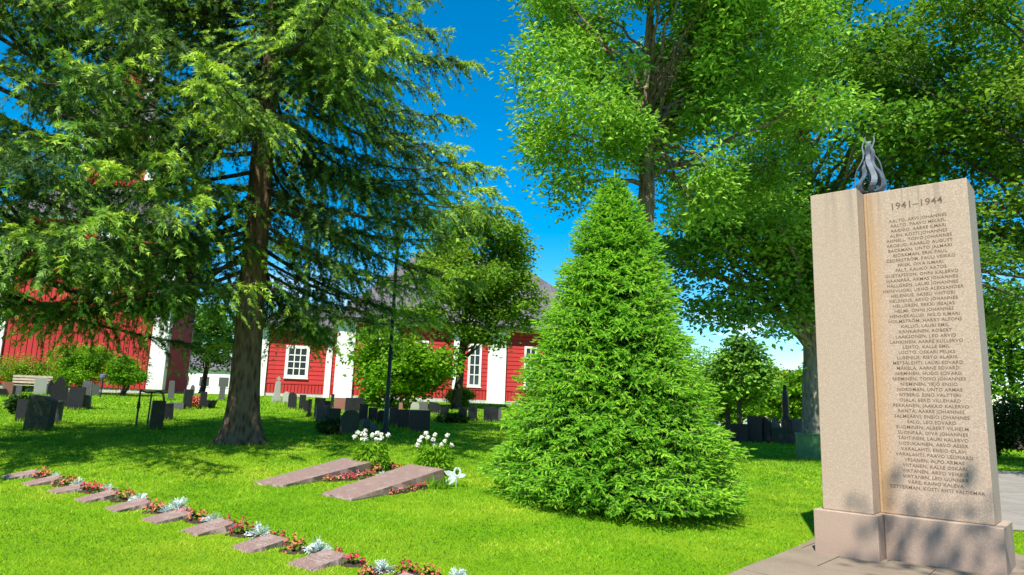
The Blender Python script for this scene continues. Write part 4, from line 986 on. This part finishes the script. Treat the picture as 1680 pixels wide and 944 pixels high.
# ------------------------------------------------------------------ gravestones: px left, right, top, base, shape, material, label
def stone_mesh(w, h, d, kind, mat, seed):
    rg = np.random.default_rng(seed); mb = MB(); a = w / 2
    if kind == 'slab': pts = [(-a, 0), (a, 0), (a, h * .985), (a * .96, h), (-a * .96, h), (-a, h * .985)]
    elif kind == 'slope': pts = [(-a, 0), (a, 0), (a, h * .86), (a * .3, h * .97), (-a, h)]
    elif kind == 'round': pts = [(-a, 0), (a, 0), (a, h * .72)] + [(a * math.cos(t), h * .72 + h * .28 * math.sin(t)) for t in np.linspace(.25, math.pi - .25, 9)] + [(-a, h * .72)]
    elif kind == 'point': pts = [(-a, 0), (a, 0), (a * .95, h * .66), (a * .5, h * .86), (0, h), (-a * .5, h * .86), (-a * .95, h * .66)]
    elif kind == 'taper': pts = [(-a, 0), (a, 0), (a * .8, h * .93), (a * .7, h), (-a * .7, h), (-a * .8, h * .93)]
    elif kind == 'rough':
        pts = [(-a, 0), (a, 0)] + [(a * x * rg.uniform(.92, 1.05), h * z * rg.uniform(.95, 1.04)) for x, z in ((1.0, .35), (.95, .65), (.75, .88), (.3, .98), (-.2, 1.0), (-.65, .92), (-.95, .7), (-1.02, .35))]
    if kind == 'column':
        mb.box(-a, a, -a, a, -.1, h * .18).box(-a * .85, a * .85, -a * .85, a * .85, h * .18, h * .42)
        mb.lathe([(a * .72, h * .42), (a * .72, h * .45), (a * .58, h * .47), (a * .62, h * .70), (a * .48, h * .86), (a * .30, h * .89), (a * .36, h * .95), (a * .2, h), (0, h)], 10)
        return mb.mesh('gravestone', mat)
    if kind == 'drum':
        mb.lathe([(a * 1.0, -.1), (a * 1.0, .02), (a * .92, .04), (a * .95, h * .9), (a * 1.02, h * .93), (a * 1.02, h), (0, h)], 18); return mb.mesh('gravestone', mat, True)
    if kind == 'cross':
        mb.box(-a * .9, a * .9, -d * .7, d * .7, -.1, h * .22); mb.prism([(-a * .62, h * .22), (a * .62, h * .22), (a * .45, h * .8), (-a * .45, h * .8)], -d / 2, d / 2)
        mb.box(-a * .16, a * .16, -d * .2, d * .2, h * .8, h).box(-a * .4, -a * .16, -d * .2, d * .2, h * .88, h * .94).box(a * .16, a * .4, -d * .2, d * .2, h * .88, h * .94); return mb.mesh('gravestone', mat)
    mb.prism([(x, z - (.1 if z == 0 else 0)) for x, z in pts], -d / 2, d / 2)
    return mb.mesh('gravestone', mat)
GR = [
 (5, 16, 626, 651, 'slab', 'grave_red', 'sunlit red granite gravestone before the hedge at the left edge', .3),
 (-3, 6, 637, 651, 'slab', 'grave_dark', 'low dark gravestone cut by the left edge', .3),
 (18, 31, 632, 651, 'slab', 'grave_grey', 'low grey gravestone left of the bench', .3),
 (58, 72, 620, 648, 'slab', 'grave_pale', 'pale beige upright gravestone at the right end of the bench', .3),
 (77, 84, 622, 650, 'point', 'grave_dark', 'thin dark pointed gravestone beside the pale beige stone', .2),
 (84, 105, 616, 672, 'point', 'grave_dark', 'tall black pointed gravestone before the tall tower bush', .3),
 (48, 76, 647, 706, 'slope', 'grave_green', 'large shaded block gravestone with slanted top at far left', .45),
 (75, 97, 656, 696, 'drum', 'grave_grey', 'round grey drum-shaped gravestone beside the large slanted block', .3),
 (98, 109, 645, 672, 'slab', 'grave_dark', 'small black gravestone right of the tall pointed one', .3),
 (114, 132, 634, 673, 'slab', 'grave_dark', 'smooth blue-black gravestone with flat top left of the open lawn', .25),
 (132, 146, 624, 672, 'taper', 'grave_grey', 'light grey tapering gravestone at the edge of the sunlit strip', .3),
 (151, 160, 630, 650, 'slab', 'grave_grey', 'small grey gravestone beside the low path lamp', .2),
 (246, 263, 656, 705, 'slab', 'grave_green', 'shaded greenish gravestone right of the iron arch', .3),
 (264, 281, 661, 691, 'slab', 'grave_dark', 'black gravestone just behind the greenish one by the iron arch', .3),
 (281, 301, 660, 672, 'slab', 'grave_grey', 'low wide grey stone left of the trunk', .5),
 (275, 284, 624, 657, 'taper', 'grave_grey', 'slim light grey gravestone at the tower corner', .2),
 (300, 312, 638, 672, 'slab', 'grave_dark', 'upright black gravestone left of the orange bush', .25),
 (311, 317, 631, 655, 'round', 'grave_grey', 'narrow grey gravestone behind the orange bush', .2),
 (328, 337, 642, 671, 'slab', 'grave_dark', 'narrow black gravestone right of the orange bush', .25),
 (359, 367, 631, 656, 'slab', 'grave_grey', 'blue-grey gravestone touching the trunk outline at left', .2),
 (446, 460, 617, 658, 'cross', 'grave_pale', 'tall pale lichen-covered gravestone with cross by the church wall', .3),
 (464, 473, 642, 662, 'round', 'grave_pale', 'small whitish rounded gravestone beside the lichen-covered cross', .2),
 (473, 485, 643, 672, 'round', 'grave_dark', 'dark rounded gravestone below the church wing window', .25),
 (490, 500, 647, 674, 'slab', 'grave_dark', 'narrow dark gravestone right of the dark rounded one', .25),
 (505, 509, 654, 684, 'slab', 'grave_dark', 'very thin black gravestone seen nearly edge on', .3),
 (515, 531, 652, 688, 'slab', 'grave_dark', 'tall black gravestone below the right end of the church wing', .2),
 (519, 537, 664, 694, 'slab', 'grave_grey', 'dark grey gravestone in front of the tall black one', .25),
 (537, 556, 669, 695, 'slab', 'grave_green', 'greenish shaded gravestone left of the rough boulder', .3),
 (542, 547, 646, 670, 'slab', 'grave_dark', 'slender dark gravestone before the big white pilaster', .2),
 (548, 565, 652, 675, 'slab', 'grave_red', 'dull brown gravestone before the big white pilaster', .25),
 (566, 579, 652, 677, 'slab', 'grave_dark', 'left of two matching black gravestones by the leafy shrub', .25),
 (580, 594, 652, 678, 'slab', 'grave_dark', 'right of two matching black gravestones by the leafy shrub', .25),
 (557, 588, 671, 714, 'rough', 'grave_green', 'big rough boulder gravestone behind the farther slab', .4),
 (604, 618, 668, 691, 'slab', 'grave_dark', 'dark gravestone left of the lamp post', .25),
 (594, 606, 687, 708, 'slab', 'grave_grey', 'small stone with pale edges behind the white flowers', .2),
 (607, 617, 694, 711, 'round', 'grave_grey', 'small rounded stone behind the white flowers', .2),
 (638, 652, 668, 699, 'slab', 'grave_dark', 'blue-black gravestone just right of the lamp post', .25),
 (653, 671, 671, 704, 'slab', 'grave_dark', 'middle black gravestone of the three right of the lamp post', .25),
 (671, 704, 672, 709, 'slab', 'grave_dark', 'widest black gravestone right of the lamp post', .3),
 (673, 688, 659, 674, 'rough', 'grave_pale', 'pale rough stone behind the widest black gravestone', .3),
 (654, 661, 660, 675, 'taper', 'grave_red', 'little reddish gravestone behind the middle black one', .2),
 (703, 721, 659, 680, 'slope', 'grave_dark', 'dark slanted gravestone before the dark opening of the church', .25),
 (768, 782, 666, 691, 'slab', 'grave_dark', 'black gravestone right of the small round tree', .25),
 (793, 817, 667, 693, 'slab', 'grave_dark', 'wide black gravestone left of the young spruce', .25),
 (816, 822, 670, 692, 'slab', 'grave_grey', 'slim grey gravestone touching the young spruce outline', .2),
 (1200, 1226, 695, 726, 'slab', 'grave_dark', 'dark gravestone right of the young spruce', .3),
 (1227, 1249, 682, 726, 'slab', 'grave_dark', 'taller dark gravestone in the shade before the white house', .3),
 (1249, 1264, 685, 724, 'round', 'grave_dark', 'rounded dark gravestone left of the boulder before the white house', .3),
 (1263, 1279, 682, 702, 'point', 'grave_grey', 'light grey pointed gravestone behind the dark boulder', .25),
 (1264, 1293, 700, 728, 'rough', 'grave_green', 'dark boulder gravestone at the foot of the tall grave column', .4),
 (1282, 1299, 631, 708, 'column', 'grave_dark', 'tall dark grave column with figure-like top left of the maple trunk', .4),
 (498, 507, 656, 678, 'slab', 'grave_dark', 'small dark gravestone between the narrow dark one and the thin black one', .2),
 (531, 541, 657, 686, 'slab', 'grave_dark', 'dark gravestone squeezed behind the dark grey and greenish ones', .2),
 (588, 602, 662, 692, 'slab', 'grave_dark', 'dark gravestone right behind the rough boulder', .25),
 (618, 631, 672, 696, 'round', 'grave_dark', 'rounded dark gravestone touching the lamp post at left', .25),
 (688, 702, 659, 676, 'slab', 'grave_grey', 'grey gravestone peeping over the widest black gravestone', .2),
 (722, 735, 667, 686, 'slab', 'grave_dark', 'low dark gravestone left of the small round tree', .2),
 (752, 765, 668, 688, 'slab', 'grave_dark', 'dark gravestone just right of the small round tree trunk', .2),
 (30, 47, 654, 692, 'slab', 'grave_dark', 'dark gravestone behind the broad-leaved plant at far left', .3),
 (106, 116, 641, 670, 'round', 'grave_green', 'rounded mossy gravestone left of the smooth blue-black one', .25),
 (1178, 1202, 698, 724, 'slab', 'grave_dark', 'dark gravestone half hidden by the flank of the young spruce', .3),
 (1301, 1317, 686, 709, 'slab', 'grave_grey', 'blue-grey gravestone between the column and the maple trunk', .25),
]
for i, (x0, x1, yt, yb, kind, mat, lab, d) in enumerate(GR):
    g_ = ground((x0 + x1) / 2, yb)
    if g_[1] > 34: 
        q = at((x0 + x1) / 2, yb, 34.0); g_ = np.array([q[0], q[1], float(gz(q[0], q[1]))])
    top = at((x0 + x1) / 2, yt, g_[1])[2]; h = max(top - g_[2], .25); w = (x1 - x0) * math.hypot(g_[0], g_[1]) * .97 / F_PX
    TUFTS.append((g_[0], g_[1], w * .55)); rg = np.random.default_rng(i)
    tag(link('gravestone', stone_mesh(w, h, d, kind, M[mat], i), None, g_ - np.array([0, 0, .02]), (rg.normal(0, .012), rg.normal(0, .02), math.atan2(g_[0], g_[1]) * -1 + rg.normal(0, .12))), lab, 'gravestone', 'upright gravestones')
    if kind not in ('drum', 'rough', 'column') and h > .6:
        o = bpy.context.scene.objects[-1] if False else None

# pot of plants, stake, iron arch, path lamp, bench, lamp post, green box
g_ = ground(345, 670); e = empty('flower_pot', gp(g_[0], g_[1]), 0, 'dark flower pot with leafy plants left of the trunk', 'flower pot')
MB().lathe([(0, 0), (.16, 0), (.22, .28), (.24, .28), (.24, .32), (.2, .32), (.19, .27), (0, .27)], 14).build('pot', M['iron'], e)
mb = t_begonia(7, 60, .3, .25); 
for v in mb.V: v[:, 2] += .26
mb.build('leaves', M['bush'], e)
g_ = ground(59, 707); tag(MB().lathe([(0, -.05), (.03, -.05), (.03, .14), (.05, .15), (.05, .19), (0, .21)], 10).build('marker_post', M['grave_pale'], None, loc=gp(g_[0], g_[1])), 'short pale marker post in the grass at far left', 'post')
gA, gB = ground(223, 700), ground(250, 700); w = np.linalg.norm((gB - gA)[:2]) * 1.3; h = at(223, 640, gA[1])[2] - gA[2]
e = empty('iron_arch', gp(gA[0], gA[1]), 0, 'thin dark iron frame with bowed top bar over a grave', 'frame')
MB().tube([(0, 0, -.1), (0, 0, h)], .025, 6).lathe([(.02, h * .45), (.045, h * .52), (.045, h * .62), (.02, h * .72)], 8).build('post', M['iron'], e)
MB().tube([(w, .3, -.1), (w, .3, h * .78), (w * .93, .28, h * .92), (w * .8, .22, h)], .03, 6).build('post', M['iron'], e)
MB().tube([(w * .42, .15, -.1), (w * .46, .15, h * .96)], .022, 6).build('post', M['iron'], e)
MB().tube([(-.02, 0, h), (w * .25, .08, h * .95), (w * .5, .15, h * .95), (w * .82, .22, h * 1.0)], .034, 6).build('top_bar', M['iron'], e)
g_ = at(165, 648, 33); g_[2] = gz(g_[0], g_[1]); h = at(165, 614, 33)[2] - g_[2]
e = empty('path_lamp', gp(g_[0], g_[1]), 0, 'low path lamp with a drum head before the tower bushes', 'lamp')
MB().lathe([(.035, -.1), (.035, h * .8), (0, h * .8)], 8).build('post', M['iron'], e); MB().lathe([(.05, h * .78), (.12, h * .80), (.15, h * .86), (.15, h * .97), (.1, h), (0, h)], 12).build('lamp_head', M['flame'], e)
g_ = at(45, 650, 33.5); g_[2] = gz(g_[0], g_[1])
e = empty('park_bench', gp(g_[0], g_[1]), .25, 'light wooden bench before the hedge at far left', 'bench')
for x in (-.7, .7):
    MB().box(x - .04, x + .04, -.05, .4, -.05, .42).box(x - .04, x + .04, .36, .42, .42, .92).build('leg', M['iron'], e)
for k in range(4): MB().box(-.85, .85, -.05 + k * .105, .035 + k * .105, .425, .46).build('seat_slat', M['bench_wood'], e)
for k in range(3): MB().box(-.85, .85, .32, .355, .54 + k * .14, .64 + k * .14).build('back_slat', M['bench_wood'], e)
g_ = ground(632, 712); e = empty('lamp_post', gp(g_[0], g_[1]), 0, 'slim black lamp post rising into the spruce branches', 'lamp post')
MB().lathe([(.12, -.1), (.12, .1), (.075, .16), (.07, .9), (.055, .95), (.045, 5.3), (.0, 5.3)], 12).build('pole', M['iron'], e, True)
MB().lathe([(.05, 5.3), (.10, 5.34), (.16, 5.4), (.17, 5.44), (0, 5.44)], 12).build('collar', M['iron'], e)
MB().lathe([(.13, 5.44), (.19, 5.8), (0, 5.8)], 8).build('lantern_glass', M['white_plastic'], e); MB().lathe([(.26, 5.8), (.24, 5.84), (.1, 6.0), (0, 6.06)], 12).build('lantern_cap', M['iron'], e)
gA, gB = ground(1308, 753), ground(1350, 753); w = np.linalg.norm((gB - gA)[:2]); h = at(1308, 711, gA[1])[2] - gA[2]
e = empty('green_box', gp(gA[0], gA[1]), -.35, 'green painted wooden box at the foot of the maple', 'box')
for k in range(4):
    MB().box(0, w, 0, .03, -.03 + k * h / 4 + .006, -.03 + (k + 1) * h / 4).build('plank', M['green_box'], e)
MB().box(.004, w - .004, .034, .8, -.03, h - .03).build('body', M['green_box'], e); MB().box(-.03, w + .03, -.03, .84, h - .028, h).build('lid', M['green_box'], e)

# far houses
g_ = at(1266, 690, 66); z0 = float(gz(g_[0], g_[1]))
e = empty('white_house', (g_[0], g_[1], z0), .2, 'white house with pale gable far beyond the graves', 'house')
MB().prism([(-2.6, -.2), (2.6, -.2), (2.6, 2.2), (0, 4.0), (-2.6, 2.2)], 0, 8).build('wall', M['house_white'], e)
for s in (-1, 1): MB().hexa([(0, -.3, 4.03), (s * 3.0, -.3, 1.98), (s * 3.0, 8.3, 1.98), (0, 8.3, 4.03), (0, -.3, 4.18), (s * 3.0, -.3, 2.13), (s * 3.0, 8.3, 2.13), (0, 8.3, 4.18)]).build('roof', M['roof'], e)
for x in (-1.3, 1.1):
    w_ = MB().box(x - .5, x + .5, -.06, -.004, .7, 1.9).build('window', M['white'], e); MB().box(x - .42, x + .42, -.075, -.063, .78, 1.82).build('pane', M['glass'], w_)
g_ = at(334, 642, 68); z0 = float(gz(g_[0], g_[1]))
e = empty('white_house', (g_[0], g_[1], z0), -.1, 'low white building with dark window seen left of the trunk', 'house')
MB().box(-3.5, 3.5, 0, 6, -.3, 2.4).build('wall', M['house_white'], e); MB().hexa([(-3.8, -.3, 2.403), (3.8, -.3, 2.403), (3.8, 6.3, 2.403), (-3.8, 6.3, 2.403), (-3.6, 2.7, 3.9), (3.6, 2.7, 3.9), (3.6, 3.3, 3.9), (-3.6, 3.3, 3.9)]).build('roof', M['roof'], e)
for x in (-2.1, 0, 2.0):
    w_ = MB().box(x - .6, x + .6, -.06, -.004, .7, 1.8).build('window', M['white'], e); MB().box(x - .5, x + .5, -.075, -.063, .8, 1.7).build('pane', M['glass'], w_)

# ------------------------------------------------------------------ grass
def grass():
    rg = np.random.default_rng(99); mb = MB()
    for y0, y1, dn, h, w in ((3.6, 6.5, 3400, .027, .0034), (6.5, 10, 1600, .030, .005), (10, 15, 900, .040, .007), (15, 26, 300, .05, .013), (26, 42, 90, .06, .022)):
        xm = .80 * y1 + .8; n = int(dn * 2 * xm * (y1 - y0))
        x = rg.uniform(-xm, xm, n); y = rg.uniform(y0, y1, n)
        k = (np.abs(x) < .80 * y + .6); k &= ~in_poly(APRON, x, y) & ~in_poly(PATH, x, y)
        for p in EXCL: k &= ~in_poly(p, x, y)
        for bx, by, br_ in BEDS: k &= (x - bx) ** 2 + (y - by) ** 2 > br_ ** 2
        x, y = x[k], y[k]; n = len(x)
        pt = .5 + .5 * np.sin(x * 2.1 + 1.7 * np.sin(y * 1.3)) * np.sin(y * 1.9 + 1.3 * np.sin(x * .9))
        z = gz(x, y); a = rg.uniform(0, 6.28, n); hh = h * rg.uniform(.5, 1.25, n) * (.85 + .3 * pt)
        ln = rg.normal(0, .75, (n, 2)) * hh[:, None]
        B_ = np.stack([x, y, z - .004], -1); s_ = np.stack([np.cos(a), np.sin(a), 0 * a], -1) * w
        V = np.stack([B_ - s_, B_ + s_, B_ + np.stack([ln[:, 0], ln[:, 1], hh], -1)], 1).reshape(-1, 3)
        dry = np.zeros(n)
        for c in stones: dry = np.maximum(dry, np.exp(-((x - c[0]) ** 2 + (y - c[1]) ** 2) / .16))
        dry = np.maximum(dry, .75 * np.exp(-(((x + 4.3) / 1.9) ** 2 + ((y - 11.2) / 1.1) ** 2)))
        dry = np.maximum(dry, 1.2 * np.exp(-((x - tb[0]) ** 2 + (y - tb[1]) ** 2) / 2.2))
        pt2 = np.sin(x * 5.3 + 2 * np.sin(y * 4.1)) * np.sin(y * 6.1 + 2 * np.sin(x * 3.7)) + .6 * np.sin(x * 11 + y * 7) * np.sin(y * 13 - x * 5)
        t = np.clip(.38 + .42 * dry + .12 * pt2 + .30 * (pt - .5) + rg.normal(0, .17, n) + .3 * (rg.uniform(size=n) < .05), 0, 1)
        mb.add(V, np.arange(n * 3).reshape(-1, 3), np.repeat(t, 3))
    for tx, ty, tr in TUFTS:
        n = 220; a = rg.uniform(0, 6.28, n); q = tr * rg.uniform(.85, 1.35, n) + .02; x = tx + q * np.cos(a); y = ty + q * np.sin(a) * .8
        hh = rg.uniform(.05, .15, n); B_ = np.stack([x, y, gz(x, y) - .01], -1); b2 = rg.uniform(0, 6.28, n); w_ = .004 + .0004 * ty
        s_ = np.stack([np.cos(b2), np.sin(b2), 0 * b2], -1) * w_
        mb.add(np.stack([B_ - s_, B_ + s_, B_ + np.stack([rg.normal(0, .03, n), rg.normal(0, .03, n), hh], -1)], 1).reshape(-1, 3), np.arange(n * 3).reshape(-1, 3), np.repeat(np.clip(rg.normal(.5, .22, n), 0, 1), 3))
    o = mb.build('grass', M['grass']); tag(o, 'short mown lawn grass lit by the sun', 'grass', kind='stuff'); print('grass', mb.n // 3)
grass()
